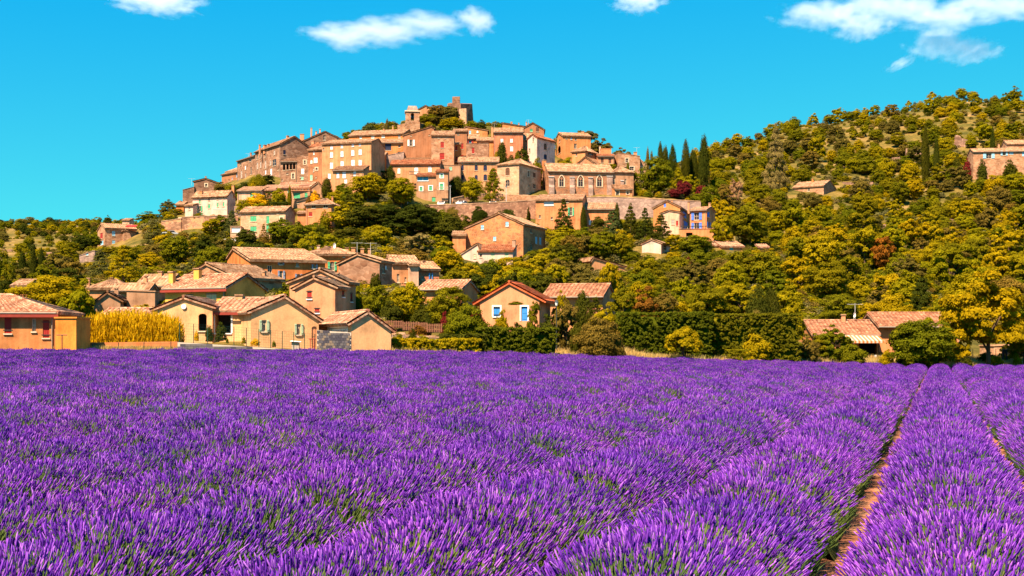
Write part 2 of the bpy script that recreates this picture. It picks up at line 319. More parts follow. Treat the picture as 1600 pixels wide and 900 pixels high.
def arch_fill(mb, pos, a0, a1, b0, b1, pointed=False, dep=0.22):
    """turns the top of a square opening into an arch: two spandrels and a soffit"""
    r = (a1-a0)/2; am = (a0+a1)/2; pts = []; hgt = r*(1.25 if pointed else 0.55)
    for k in range(9):
        t = k/8; x = a0+(a1-a0)*t; q = abs(2*t-1)
        y = (1-q**1.7) if pointed else math.sqrt(max(0, 1-q*q))
        pts.append((x, b1-hgt+hgt*y))
    for (x, y), (x2, y2) in zip(pts[:-1], pts[1:]):
        mb.quad(pos(x, y, -0.002), pos(x2, y2, -0.002), pos(x2, b1, -0.002), pos(x, b1, -0.002))
        mb.quad(pos(x, y, 0), pos(x, y, -dep), pos(x2, y2, -dep), pos(x2, y2, 0))
def shutter(parent, pos, a0, a1, b0, b1, c0, col, near):
    mb = MB(); t = 0.05; pbox(mb, pos, a0, a1, b0, b1, c0, c0+t)
    if near:
        for k in (0.12, 0.86): pbox(mb, pos, a0+0.03, a1-0.03, b0+(b1-b0)*k, b0+(b1-b0)*k+0.09, c0+t+0.002, c0+t+0.03)
        n = 3
        for k in range(1, n): pbox(mb, pos, a0+(a1-a0)*k/n-0.012, a0+(a1-a0)*k/n+0.012, b0+0.02, b1-0.02, c0+t+0.002, c0+t+0.012)
    else:
        for k in (0.06, 0.47, 0.88): pbox(mb, pos, a0+0.04, a1-0.04, b0+(b1-b0)*k, b0+(b1-b0)*(k+0.07), c0+t+0.002, c0+t+0.03)
    return mb.build('shutter', P[col], parent)
def window(root, wallmb, pos, rect, kind, col, trim, near, holes):
    """kind: d glazed, s closed shutters, o open shutters, v void, x door, g big glass, p painted panel; a/q suffix: round / pointed arch"""
    a0, a1, b0, b1 = rect; k = kind[0]; arch = 'a' in kind[1:] or 'q' in kind[1:]
    if a1-a0 < 0.25: a0, a1 = (a0+a1)/2-0.13, (a0+a1)/2+0.13
    full = (a0, a1)
    if k == 'o': w = a1-a0; a0, a1 = a0+w*0.27, a1-w*0.27
    b0 = max(b0, 0.1); holes.append((a0, a1, b0, b1))
    if arch: arch_fill(wallmb, pos, a0, a1, b0, b1, 'q' in kind)
    fr = MB(); f = 0.07 if b1-b0 > 0.9 else 0.05
    tw = 0.14 if near else 0.2
    if kind.endswith('w'):
        pbox(fr, pos, a0-tw, a0, b0, b1, 0.003, 0.04); pbox(fr, pos, a1, a1+tw, b0, b1, 0.003, 0.04); pbox(fr, pos, a0-tw, a1+tw, b1, b1+tw, 0.003, 0.04)
    if k != 'x': pbox(fr, pos, a0-0.08, a1+0.08, b0-0.1, b0, 0.003, 0.09)
    if k in 'dog':
        for q0, q1 in ((a0, a0+f), (a1-f, a1)): pbox(fr, pos, q0, q1, b0, b1, -0.16, -0.1)
        pbox(fr, pos, a0+f, a1-f, b0, b0+f, -0.16, -0.1); pbox(fr, pos, a0+f, a1-f, b1-f, b1, -0.16, -0.1)
        n = 2 if k != 'g' else max(2, int((a1-a0)/1.2))
        for i in range(1, n): x = a0+(a1-a0)*i/n; pbox(fr, pos, x-0.025, x+0.025, b0+f, b1-f, -0.157, -0.103)
        if b1-b0 > 1.0 and k != 'g': pbox(fr, pos, a0+f, a1-f, (b0+b1)/2-0.02, (b0+b1)/2+0.02, -0.154, -0.106)
    wo = fr.build('door_frame' if k == 'x' else 'window', trim, root)
    if k in 'dog':
        g = MB(); g.quad(pos(a0, b0, -0.13), pos(a1, b0, -0.13), pos(a1, b1, -0.13), pos(a0, b1, -0.13))
        g.build('pane', {'b': GLB, 'p': GLW}.get(kind[-1], GL), wo)
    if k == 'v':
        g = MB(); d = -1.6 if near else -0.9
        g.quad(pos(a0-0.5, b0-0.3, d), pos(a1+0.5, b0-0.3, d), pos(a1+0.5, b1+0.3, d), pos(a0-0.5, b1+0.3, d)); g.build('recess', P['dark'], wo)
    if k == 's':
        m = (a0+a1)/2
        if a1-a0 < 0.55: shutter(wo, pos, a0, a1, b0, b1, -0.1, col, near)
        else: shutter(wo, pos, a0, m-0.012, b0, b1, -0.1, col, near); shutter(wo, pos, m+0.012, a1, b0, b1, -0.1, col, near)
        if near:
            for q in (0.14, 0.86): h = MB(); pbox(h, pos, a0-0.1, a1+0.1, b0+(b1-b0)*q, b0+(b1-b0)*q+0.07, -0.015, 0.012); h.build('hinge_strap', P['iron'], wo)
    if k == 'o':
        shutter(wo, pos, full[0], a0-0.02, b0, b1, 0.045, col, near); shutter(wo, pos, a1+0.02, full[1], b0, b1, 0.045, col, near)
    if k in 'xp':
        g = MB(); pbox(g, pos, a0, a1, b0, b1, -0.16, -0.1)
        pbox(g, pos, a0+0.12, a1-0.12, b0+0.15, (b0+b1)/2-0.06, -0.098, -0.08); pbox(g, pos, a0+0.12, a1-0.12, (b0+b1)/2+0.06, b1-0.12, -0.098, -0.08)
        g.build('door' if k == 'x' else 'panel', P[col], wo)
def slope(rmb, tmb, A, B, C, D, near, chan=None):
    """one roof pitch, eave A-B to ridge D-C: slab in rmb, rows of round tiles in tmb"""
    A, B, C, D = Vector(A), Vector(B), Vector(C), Vector(D)
    n = (B-A).cross(D-A); n = n if n.length > 1e-6 else (B-A).cross(C-A); n.normalize()
    if n.z < 0: n = -n
    for q in ((A, B, C, D),): rmb.quad(*q)
    lo = [p-n*0.14 for p in (A, B, C, D)]; rmb.quad(*lo[::-1])
    for i, j in ((0, 1), (1, 2), (2, 3), (3, 0)): rmb.quad((A, B, C, D)[i], lo[i], lo[j], (A, B, C, D)[j])
    wid = max((B-A).length, (C-D).length); run = ((A+B)/2-(C+D)/2).length
    pitch = 0.40 if near else 0.42; sub = 6 if near else 4
    nc = max(2, int(wid/pitch)); nr = max(1, int(run/(0.42 if near else 0.8))); nu = nc*sub
    base = len(tmb.v); amp = 0.09 if near else 0.13
    for r in range(nr):
        for e in (0, 1):
            t = (r+e)/nr; lift = 0.05+(0.035 if e == 0 else 0.0)
            for i in range(nu+1):
                s = i/nu; p = (A*(1-s)+B*s)*(1-t)+(D*(1-s)+C*s)*t
                k = abs(math.cos(math.pi*s*nc)); jit = math.sin((i//sub)*12.99+r*7.7)*0.015
                tmb.v.append(tuple(p+n*(lift+amp*k+jit)))
        b = base+r*2*(nu+1)
        for i in range(nu):
            q = (b+i, b+i+1, b+nu+2+i, b+nu+1+i)
            if chan is not None and i % sub in (2, 3): chan.quad(*[tmb.v[z] for z in q])      # channel tiles between the rows of cover tiles
            else: tmb.f.append(q)
        if r:
            for i in range(nu): tmb.f.append((b-nu-1+i, b-nu+i, b+i+1, b+i))
    # closing lip along the eave
    b = len(tmb.v); tmb.v += [tuple(A), tuple(B)]
    tmb.f.append((b, b+1, base+nu, base))
hash_ = lambda s, d: int(sum(ord(q) for q in s)+d*7)
def house(label, x0, x1, ye, D, th=0.0, roof='e', yr=None, xr=None, xs=None, L=8.0, wall='tan', tile='pale', wins=(), side=(), chim=(),
          into=None, trim='stonetrim', eave=None, yb=None, name='house', cat='house', ov=0.35, quoin=None, gap=None):
    th = R(th); c, s = math.cos(th), math.sin(th); xc = (x0+x1)/2; Cx = (xc-800)/F*D
    def hit(px): a = (px-800)/F; k = (a*D-Cx)/(c-a*s); return k, D+k*s
    kL, tL = hit(x0); kR, tR = hit(x1); Wd = kR-kL; Ox, Oy = Cx+(kL+kR)/2*c, D+(kL+kR)/2*s; near = D < 140
    if not isinstance(ye, tuple): ye = (ye, ye); zc = [zrow(ye[0], D)]*2
    else: zc = [zrow(ye[0], tL), zrow(ye[1], tR)]
    sgn = 0
    if xs is not None:
        sgn = 1 if xs > x1 else -1; kx = kR if sgn > 0 else kL; qx, qy = Cx+kx*c, D+kx*s; a = (xs-800)/F
        den = -s-a*c; m = (a*qy-qx)/den if abs(den) > 1e-6 else L
        if 1.5 < m < 30: L = m
        else: print('side?', label, round(m, 1)); side = ()
    wx, wy = -s, c
    cor = [(Ox+u*c+w*wx, Oy+u*s+w*wy) for u in (-Wd/2, Wd/2) for w in (0, L)]
    z0 = min(g1(*q) for q in cor)-0.6
    z0 = min(z0, min(zc)-2.2)
    hl, hr_ = zc[0]-z0, zc[1]-z0; h = (hl+hr_)/2
    root = into if into is not None else tag(empty(name, (Ox, Oy, z0), th), label, cat)
    # local frame (of this volume) -> frame of the thing
    if into is None: loc = lambda x, y, z: (x, y, z)
    else:
        r0 = into.rotation_euler.z; ix, iy, iz = into.location; cc, ss = math.cos(-r0), math.sin(-r0)
        def loc(x, y, z):
            gx, gy = Ox+x*c-y*s-ix, Oy+x*s+y*c-iy
            return (gx*cc-gy*ss, gx*ss+gy*cc, z+z0-iz)
    front = lambda a, b, cd: loc(a, -cd, b)
    right = lambda a, b, cd: loc(Wd/2+cd, a, b)
    left = lambda a, b, cd: loc(-Wd/2-cd, a, b)
    back = lambda a, b, cd: loc(a, L+cd, b)
    hr = None
    if roof in ('e', 'h'):
        hr = zrow(yr, D+L/2*c)-z0 if yr is not None else h+0.15*L; hr = min(max(hr, h+0.09*L), h+0.36*L)
        tf = [(-Wd/2, h), (Wd/2, h)]; tb = tf; ts = [(0, h), (L/2, hr), (L, h)] if roof == 'e' else [(0, h), (L, h)]; tsl = ts
    elif roof == 'g':
        kr, tr = hit(xr if xr is not None else xc); ur = kr-(kL+kR)/2; ur = min(max(ur, -Wd/2+0.01), Wd/2-0.01); hr = zrow(yr, tr)-z0
        tf = [(-Wd/2, hl), (ur, hr), (Wd/2, hr_)]; tb = tf; ts = [(0, hr_), (L, hr_)]; tsl = [(0, hl), (L, hl)]
    elif roof == 's':
        hr = zrow(yr, D+L*c)-z0 if yr is not None else h+0.3*L; hr = min(max(hr, h+0.05*L), h+0.45*L)
        tf = [(-Wd/2, h), (Wd/2, h)]; tb = [(-Wd/2, hr), (Wd/2, hr)]; ts = [(0, h), (L, hr)]; tsl = ts
    else:
        tf = [(-Wd/2, hl), (Wd/2, hr_)]; tb = tf; ts = [(0, hr_), (L, hr_)]; tsl = [(0, hl), (L, hl)]
    wm = MB(); TR = P[trim]; hf, hs = [], []
    for wsp in wins:
        X0, Y0, X1, Y1, kd = wsp[:5]; k0, t0 = hit(X0); k1, t1 = hit(X1); o = (kL+kR)/2; tm = (t0+t1)/2
        window(root, wm, front, (k0-o, k1-o, zrow(Y1, tm)-z0, zrow(Y0, tm)-z0), kd, wsp[5] if len(wsp) > 5 else 'white', TR, near, hf)
    if sgn:
        kx = kR if sgn > 0 else kL; qx, qy = Cx+kx*c, D+kx*s; pf = right if sgn > 0 else left
        def hs_(px): a = (px-800)/F; m = (a*qy-qx)/(wx-a*wy); return m, qy+m*wy
        for wsp in side:
            X0, Y0, X1, Y1, kd = wsp[:5]; m0, t0 = hs_(X0); m1, t1 = hs_(X1); tm = (t0+t1)/2
            m0, m1 = min(m0, m1), max(m0, m1)
            if m1 > L-0.1 or m0 < 0.1: m0, m1 = max(m0, 0.15), min(m1, L-0.15)
            window(root, wm, pf, (m0, m1, zrow(Y1, tm)-z0, zrow(Y0, tm)-z0), kd, wsp[5] if len(wsp) > 5 else 'white', TR, near, hs)
    wall_face(wm, front, tf, hf)
    wall_face(wm, lambda a, b, cd: right(a, b, cd), ts, hs if sgn > 0 else [])
    wall_face(wm, lambda a, b, cd: left(a, b, cd), tsl, hs if sgn < 0 else [])
    wall_face(wm, back, tb, [])
    rm, tm_ = MB(), MB(); chm = MB() if near and tile in ('pink', 'rust') else None
    # inner floor plate keeps daylight out of the rooms
    wm.quad(loc(-Wd/2, 0, min(hl, hr_)-0.05), loc(Wd/2, 0, min(hl, hr_)-0.05), loc(Wd/2, L, min(hl, hr_)-0.05), loc(-Wd/2, L, min(hl, hr_)-0.05))
    wm.build('wall', W[wall], root)
    g = 0.18; z = 0.02
    if roof == 'e':
        k = (hr-h)/(L/2); e = h-ov*k+z
        slope(rm, tm_, loc(-Wd/2-g, -ov, e), loc(Wd/2+g, -ov, e), loc(Wd/2+g, L/2, hr+z), loc(-Wd/2-g, L/2, hr+z), near, chm)
        slope(rm, tm_, loc(Wd/2+g, L+ov, e), loc(-Wd/2-g, L+ov, e), loc(-Wd/2-g, L/2, hr+z), loc(Wd/2+g, L/2, hr+z), near, chm)
        ridge = [(loc(-Wd/2-g, L/2, hr+0.08), loc(Wd/2+g, L/2, hr+0.08))]
    elif roof == 'g':
        k1 = (hr-hl)/max(ur+Wd/2, 0.05); k2 = (hr-hr_)/max(Wd/2-ur, 0.05); k1 = min(k1, 1.2); k2 = min(k2, 1.2)
        slope(rm, tm_, loc(-Wd/2-ov, L+g, hl-ov*k1+z), loc(-Wd/2-ov, -g, hl-ov*k1+z), loc(ur, -g, hr+z), loc(ur, L+g, hr+z), near, chm)
        slope(rm, tm_, loc(Wd/2+ov, -g, hr_-ov*k2+z), loc(Wd/2+ov, L+g, hr_-ov*k2+z), loc(ur, L+g, hr+z), loc(ur, -g, hr+z), near, chm)
        ridge = [(loc(ur, -g, hr+0.08), loc(ur, L+g, hr+0.08))]
    elif roof == 's':
        k = (hr-h)/L; slope(rm, tm_, loc(-Wd/2-g, -ov, h-ov*k+z), loc(Wd/2+g, -ov, h-ov*k+z), loc(Wd/2+g, L+0.1, hr+z), loc(-Wd/2-g, L+0.1, hr+z), near, chm); ridge = []
    elif roof == 'h':
        i = min(L/2, Wd/2-0.3); e = h-ov*(hr-h)/(L/2)+z; a, b_ = -Wd/2+i, Wd/2-i
        q = [loc(-Wd/2-ov, -ov, e), loc(Wd/2+ov, -ov, e), loc(Wd/2+ov, L+ov, e), loc(-Wd/2-ov, L+ov, e)]; ra, rb = loc(a, L/2, hr+z), loc(b_, L/2, hr+z)
        slope(rm, tm_, q[0], q[1], rb, ra, near, chm); slope(rm, tm_, q[2], q[3], ra, rb, near, chm); slope(rm, tm_, q[1], q[2], rb, rb, near, chm); slope(rm, tm_, q[3], q[0], ra, ra, near, chm)
        ridge = [(ra, rb), (q[0], ra), (q[3], ra), (q[1], rb), (q[2], rb)]
    else:
        for (a, b) in (((-Wd/2-0.08, -0.08), (Wd/2+0.08, -0.08)), ((Wd/2+0.08, -0.08), (Wd/2+0.08, L+0.08)), ((Wd/2+0.08, L+0.08), (-Wd/2-0.08, L+0.08)), ((-Wd/2-0.08, L+0.08), (-Wd/2-0.08, -0.08))):
            za = hl if a[0] < 0 else hr_; zb = hl if b[0] < 0 else hr_; dx = Vector((b[0]-a[0], b[1]-a[1], 0)).normalized(); nrm = Vector((-dx.y, dx.x, 0))*0.35
            A = Vector((a[0], a[1], za)); B = Vector((b[0], b[1], zb))-dx*0.35
            pts = [A, B, B+nrm, A+nrm]; up = Vector((0, 0, 0.12)); lo = [loc(*(p+Vector((0, 0, 0.003)))) for p in pts]; hi = [loc(*(p+up)) for p in pts]
            rm.quad(*hi); rm.quad(*lo[::-1])
            for i in range(4): j = (i+1) % 4; rm.quad(lo[i], lo[j], hi[j], hi[i])
        ridge = []
    rf = rm.build('roof' if roof != 'f' else 'coping', T[tile] if roof != 'f' else W[wall], root)
    if tm_.v: tag(tm_.build('roof_tiles', T[tile], rf, smooth=near), kind='stuff')
    if chm is not None and chm.v: tag(chm.build('channel_tiles', T['channel'], rf), kind='stuff')
    if ridge:
        rb_ = MB()
        for a, b in ridge: rb_.tube(Vector(a)+Vector((0, 0, 0.05)), Vector(b)+Vector((0, 0, 0.05)), 0.13, k=6)
        rb_.build('ridge_tiles', T[tile], rf)
    if roof in 'ehs' and Wd > 4 and (near or hash_(label, D) % 3 == 0):     # gutter and downpipe
        dm = MB(); e = (Wd/2-0.25)*(1 if hash_(label, D) % 2 else -1)
        dm.tube(loc(e, -0.1, h-0.1), loc(e, -0.1, 0.1), 0.055, 0.055, 6, False); dm.build('downpipe', P['zinc'], root)
        dm = MB(); dm.tube(loc(-Wd/2-0.1, -ov-0.05, h-ov*0.3), loc(Wd/2+0.1, -ov-0.05, h-ov*0.3), 0.07, 0.07, 6, False); dm.build('gutter', P['zinc'], root)
    if eave:                                                   # painted eave cornice below the tiles
        em = MB(); e0 = h-ov*0.35-0.05
        if roof in ('e', 'h', 's'):
            em.obox(loc(-Wd/2-ov*.8, -ov-0.10, e0-0.26), Vector(loc(Wd+ov*1.6, 0, 0))-Vector(loc(0, 0, 0)), Vector(loc(0, 0.06, 0))-Vector(loc(0, 0, 0)), (0, 0, 0.22))
            for k in range(int(Wd/0.3)): em.obox(loc(-Wd/2+k*0.3, -0.3, h-0.30), Vector(loc(0.16, 0, 0))-Vector(loc(0, 0, 0)), Vector(loc(0, 0.3, 0))-Vector(loc(0, 0, 0)), (0, 0, 0.16))
        sd = 1 if sgn > 0 else -1
        for k in range(int(L/0.3)):
            if roof in ('h', 'g'): em.obox(loc(sd*Wd/2, k*0.3, (hr_ if sd > 0 else hl)-0.30), Vector(loc(sd*0.3, 0, 0))-Vector(loc(0, 0, 0)), Vector(loc(0, 0.16, 0))-Vector(loc(0, 0, 0)), (0, 0, 0.16))
        em.build('eave', P[eave], rf)
    for ch in chim:
        px, yt, yb_, wp = ch[:4]; d = D+L*0.45*c; wv = wp*d/F; X = (px-800)/F*d; zt, zb = zrow(yt, d), zrow(yb_, d)-1.2
        gx, gy = X-root.location.x, d-root.location.y; r0 = root.rotation_euler.z; lx, ly = gx*math.cos(-r0)-gy*math.sin(-r0), gx*math.sin(-r0)+gy*math.cos(-r0); iz = root.location.z
        cm = MB(); w2 = wv/2; cm.box(lx-w2, ly-w2*0.8, zb-iz, lx+w2, ly+w2*0.8, zt-iz-0.18)
        co = cm.build('chimney', W[ch[4]] if len(ch) > 4 else P['terra'], root)
        cp = MB(); cp.box(lx-w2-0.07, ly-w2*0.8-0.07, zt-iz-0.12, lx+w2+0.07, ly+w2*0.8+0.07, zt-iz)
        for q in (-1, 1): cp.box(lx+q*w2*0.6-0.06, ly-w2*0.6, zt-iz-0.2, lx+q*w2*0.6+0.06, ly+w2*0.6, zt-iz-0.119)
        cp.build('chimney_cap', T['pale'], co)
    ytop = min([q for q in (yr, ye[0], ye[1]) if q is not None]); X0 = min(x0, xs if xs else x0); X1 = max(x1, xs if xs else x1)
    BOX.append((X0, X1, ytop-2, yb if yb else max(ye)+22, D))
    return root
# ------------------------------------------------------------------ the houses, front row first (pixel columns and rows of the photograph, distance in metres)
RS = 'red'
house('apricot rendered house with red shutters at the left edge of the field', -190, 87, 487, 97, 8, 'h', yr=462, L=9, wall='ochre', tile='pink', eave='oxide', yb=550,
      wins=[(7,489,18,521,'s',RS), (50,498,56,518,'d'), (67,500,77,528,'s',RS)])
house('small amber yellow flat walled annex beside the red shuttered house', 86.5, 119, 497.5, 95.3, 0, 'f', L=3.2, wall='amber', name='annex', yb=550)
bung = house('long cream bungalow with two gables, tiled roofs and a fenced terrace', 241, 332, (483,479), 107, 0, 'g', yr=465, xr=287, L=9, wall='cream', tile='pink', yb=545,
      wins=[(310,490,323,517,'va')])
house('', 331.5, 394, 484.5, 107.6, 0, 'e', yr=468, L=9, wall='cream', tile='pink', eave='oxide', into=bung, wins=[(336,491.5,361,520.5,'vw')], chim=[(374,460,482,10.5,'cream')], trim='white', yb=545)
house('', 392.5, 498, (486,498.5), 103.5, 21, 'g', yr=463.5, xr=445, L=9, wall='cream', tile='pink', into=bung, yb=548,
      wins=[(405,500,420.5,518,'o','sage'), (460,506,473.5,523,'o','sage'), (487,510,495,544,'xa','terra')], trim='stonetrim')
house('bright yellow house with beige shutters, red eaves and two chimneys', 258, 354, 449.5, 121, -24, 'e', yr=431, xs=414, L=8, wall='yellow', tile='pink', eave='oxide', yb=478,
      wins=[(292,460,301,467,'s','beige'), (322,458,338,471,'s','beige')], chim=[(269,424,446,8.5,'yellow'), (309,419,446,10,'yellow')])
house('old rubble stone house with a wide gable and pale tiled roof behind the yellow house', 287, 366, (434,433), 138, -32, 'g', yr=412.5, xr=323, xs=441, L=12, wall='stone', yb=458,
      side=[(423.5,453,430.5,462,'sa',RS)], chim=[(413,424,434,5)])
house('long orange rendered house with blue grey shutters and a sloping tiled roof', 391.5, 508, 408, 152, 22, 'e', yr=396, xs=342, L=12, wall='orange', yb=445,
      wins=[(418,414.5,425,428,'d'), (434,407,444,413.5,'o','bluegrey'), (434,423,445,437,'oa','bluegrey'), (462.5,410,467,416.5,'s','grey'), (461,428,472,434.5,'oa','bluegrey'), (487,413,496,420,'o','bluegrey')],
      chim=[(425,392,401,5), (463,394,403,3), (428,393,402,5)])
pk = house('pink rendered house with two stepped gables and dark red shutters', 461, 523.5, (450,447.5), 113, -12, 'g', yr=434, xr=491, xs=542, L=7, wall='pink', yb=490, trim='white',
      wins=[(480,454,487,467,'s',RS), (492,481,499,489,'s',RS)], side=[(534.5,454,538,464,'s',RS)])
house('', 452.5, 541, (440.5,440.5), 120, -12, 'g', yr=421.5, xr=500, xs=556, L=7, wall='pink', into=pk, yb=480, trim='white', wins=[(518,436,525,442,'d')], side=[(547.5,457,551,471.5,'s',RS)], chim=[(527,426,446,4.2,'pink')])
house('cream garage with a blank gable wall and pink tiles at the field edge', 549, 611, (503.5,514), 99, 21, 'g', yr=487.5, xr=575, xs=498, L=9, wall='cream', tile='pink', yb=550, trim='white', name='garage', cat='garage',
      side=[(513,512.5,543,519,'sw','white')])
house('brown stone house with a broad rough gable left of the row houses', 529, 593, (412,408), 163, -20, 'g', yr=397.5, xr=559, xs=612.5, L=9, wall='bstone', yb=450, side=[(597,413.5,601,427,'d'), (602,415,604.5,421,'s','lilac')])
house('tall narrow sand rendered row house with two slim windows', 613, 653.5, 411.5, 168, 14, 'e', yr=401, L=8, wall='sand', yb=450, wins=[(620,428,624,441,'d'), (632,433,635,441,'d'), (637,413,640,419,'s','grey')])
house('low pink brown row house with blue shutters at the end of the row', 652.5, 686, 421, 172, 20, 'e', yr=410.5, L=7, wall='rose', yb=445, wins=[(670,426.5,676,437,'o','azure'), (659,431,662,437,'d')], chim=[(662.5,407,415,4.5)])
house('narrow pale row house squeezed between the sand and the blue shuttered house', 640.5, 654, 414, 166.8, 14, 's', yr=404, L=6, wall='pale', yb=445)
house('orange house with a hipped roof and green shutters above the rough gable', 473.5, 560, 398, 178, 8, 'h', yr=387, L=10, wall='orange', yb=425, wins=[(512,409,526,423,'oa','green'), (536,396.5,539,402,'d'), (546,397,549,402,'d')],
      chim=[(497.5,383,396,4.2,'pale'), (509,384.5,396,4.2,'pale'), (542,386.5,396,5), (552,386.5,396,6), (566,388,396,5), (577,388,397,4)])
house('small hip roofed tan cottage at the far left of the roofs', 140, 176, 450.5, 155, -8, 'h', yr=437.5, L=7, wall='tan', chim=[(138.5,434,448,4), (175,433.5,447,3.5)], yb=458)
house('low tan house with reddish tiles left of the orange arched house', 178, 234, 453, 143, -14, 'e', yr=436.5, xs=246, L=8, wall='tan', chim=[(228,431,440,4)], yb=466)
house('low orange house with a small arched window and pale roof', 214, 263, 446.5, 149, -14, 'e', yr=431, xs=290, L=12, wall='orange', wins=[(225,447,229.5,454,'da')], chim=[(251,423.5,434,6)], yb=462)
house('grey gabled shed with a tall chimney behind the golden hedge', 147, 188, (472.5,468), 128, 10, 'g', yr=457, xr=168, L=8, wall='grey', tile='brown', chim=[(182,449,466,6,'grey')], name='shed', cat='shed', yb=485)
house('grey flat topped outbuilding right of the gabled shed', 198, 242, (454.5,456), 131, 4, 'f', L=6, wall='grey', name='outbuilding', cat='outbuilding', yb=474)
house('low roof with pink tiles just behind the golden hedge', 150, 243, 499, 110, 0, 'e', yr=484, L=8, wall='cream', tile='pink', name='outbuilding', cat='outbuilding', yb=510)
house('tiny pinkish cottage half hidden by trees near the left edge', 19, 42, 447, 165, 0, 'e', yr=438.5, L=6, wall='rose', yb=457)
hh = house('tan stone house with sky blue shutters alone on the left hillside', 164, 213, 357.5, 306, 30, 'e', yr=351, xs=152.5, L=9, wall='stone', yb=386,
      wins=[(175,361,180,368.5,'s','sky'), (175,375.5,180,381,'s','sky'), (202,372,208.5,379,'s','sky')], side=[(156.5,364,160.5,373,'s',RS), (157,376,161.5,383,'s','sky')], chim=[(209,351,360,4)])
house('', 194, 221, (359.5,367), 304, 24, 'g', yr=359, xr=196, L=6, wall='stone', into=hh, yb=386)
house('tumbledown stone shelter with a blue door below the hillside house', 124, 148, (400,392), 262, 0, 'f', L=4, wall='gstone', name='stone_shelter', cat='shelter', wins=[(134,394,138,399,'s','sky')], yb=412)
bg_ = house('dark stone gabled house at the left end of the village', 303, 339.5, (283.5,285.5), 337, 4, 'g', yr=279, xr=322, L=8, wall='dstone', tile='brown', yb=320, wins=[(320.5,287,324,292,'dw')], chim=[(321.5,275.5,281,2.2)])
house('', 285.5, 303.5, (297,292.5), 336, 4, 'f', L=8, wall='dstone', into=bg_, yb=330)
house('small orange cottage with one chimney left of the dark gabled house', 275, 287, 320, 330, 0, 'e', yr=316, L=6, wall='orange', chim=[(282,313.5,320,2)], yb=332)
wl = house('long white house with green shutters above the left stone wall', 301, 355, 307.5, 301, -16, 'e', yr=297, xs=368, L=9, wall='white', yb=338,
      wins=[(311,312,313.5,318.5,'s','green'), (307.5,322,316.5,330,'o','green'), (325,319,328.5,325.5,'s','green'), (339,317,341.5,323.5,'s','green'), (348,316,350.5,322.5,'s','green'), (325.5,309.5,328,314,'d'), (338.5,308,341,312,'d'), (347.5,307,350,311,'d'), (311,332,316.5,338,'o','green')],
      chim=[(314.5,298,308,4,'peach'), (364.5,289.5,301,4,'peach')])
house('', 289, 301.5, 321, 300, -16, 's', yr=316, L=5, wall='white', into=wl, wins=[(294.5,323,297.5,328,'s','rose' if False else 'grey')], yb=338)
house('pale cottage with a green barn door right of the long white house', 371, 409, 298, 307, -6, 's', yr=292, L=6, wall='pale', wins=[(391,299.5,396,309,'x','green')], yb=312)
gs = house('pale stone house with wide green shutters in the middle of the left slope', 376, 446, 331, 271, -14, 'e', yr=324, xs=461, L=10, wall='pstone', yb=372,
      wins=[(391,337.5,401,346,'s','green'), (391,353.5,401,361.5,'s','green'), (416,337.5,421,349.5,'s','green'), (416,351.5,421,362.5,'s','green'), (437.5,339.5,442,345.5,'dw'), (433,331.5,436,334.5,'d')], chim=[(409,325.5,335,2.5)])
house('', 360, 376.5, 354, 270, 0, 'f', L=5, wall='pstone', into=gs, wins=[(361.5,355.5,375.5,363.5,'gp')], yb=372)
tb = house('grey house with a balustraded roof terrace and green shutters', 453, 484.5, 299, 296, -8, 'f', L=8, wall='grey', yb=325, wins=[(459,301.5,469,310,'s','green'), (476,301,480.5,309,'s','green'), (464,315.5,467,318,'d')])
house('grey gabled outhouse below the tall stone facades', 487, 504, (292,294), 304, 6, 'g', yr=284.5, xr=497, L=8, wall='grey', name='outhouse', cat='outhouse', yb=312)
house('low house with a rusty awning roof below the loggia', 433, 487, 293.5, 305, -8, 'e', yr=286, L=7, wall='peach', tile='pink', yb=305, wins=[(449,297,452,306,'s','aqua')])
house('low house with a long pale roof under the dark facades', 404, 434, 297, 308, -6, 's', yr=289.5, L=8, wall='tan', tile='pink', yb=305, wins=[(424,298,430,304,'d')])
house('peach house with a pale hipped roof and one red shutter amid the trees', 478, 517.5, 319.5, 272, -10, 'h', yr=311, L=9, wall='peach', yb=348, wins=[(487,320.5,493,325.5,'d'), (505,319.5,512,325,'d'), (482.5,331.5,488,338,'s',RS)], chim=[(519.5,307,316,2.5,'peach')])
house('peach garden building left of the hipped peach house', 465, 479, 333, 276, 0, 's', yr=330, L=4, wall='peach', name='outbuilding', cat='outbuilding', yb=345)
# ---- the long dark facades at the left of the hilltop
house('low brown house at the far left end of the high facades', 346.5, 371.5, (275,267.5), 386, -45, 'e', yr=265, L=8, wall='brown', tile='brown', yb=292, wins=[(369,271,370.6,277,'s','bluegrey'), (362,277,363.6,281,'s','bluegrey'), (357,280,358.6,284,'d')])
house('second brown roof stepping up behind the end facade', 353, 373, 267.5, 396, -40, 'e', yr=262, L=8, wall='brown', tile='pale', yb=272)
house('dark stone facade with mixed windows, second from the left end', 371, 399, 247.5, 366, -56, 'e', yr=240, L=9, wall='bstone', tile='brown', yb=288,
      wins=[(374.5,253.5,377,259,'d'), (389,247,393,252.5,'d'), (391,261,393.3,272.5,'d'), (382.5,259,384.3,265,'s','white'), (383,271,384.5,278,'s','grey'), (376,267,378.4,278,'s','grey'), (391,276,393.6,282.5,'s','lilac'), (375.2,281,378,286.5,'d',)], chim=[(392,238.5,246,2.5)])
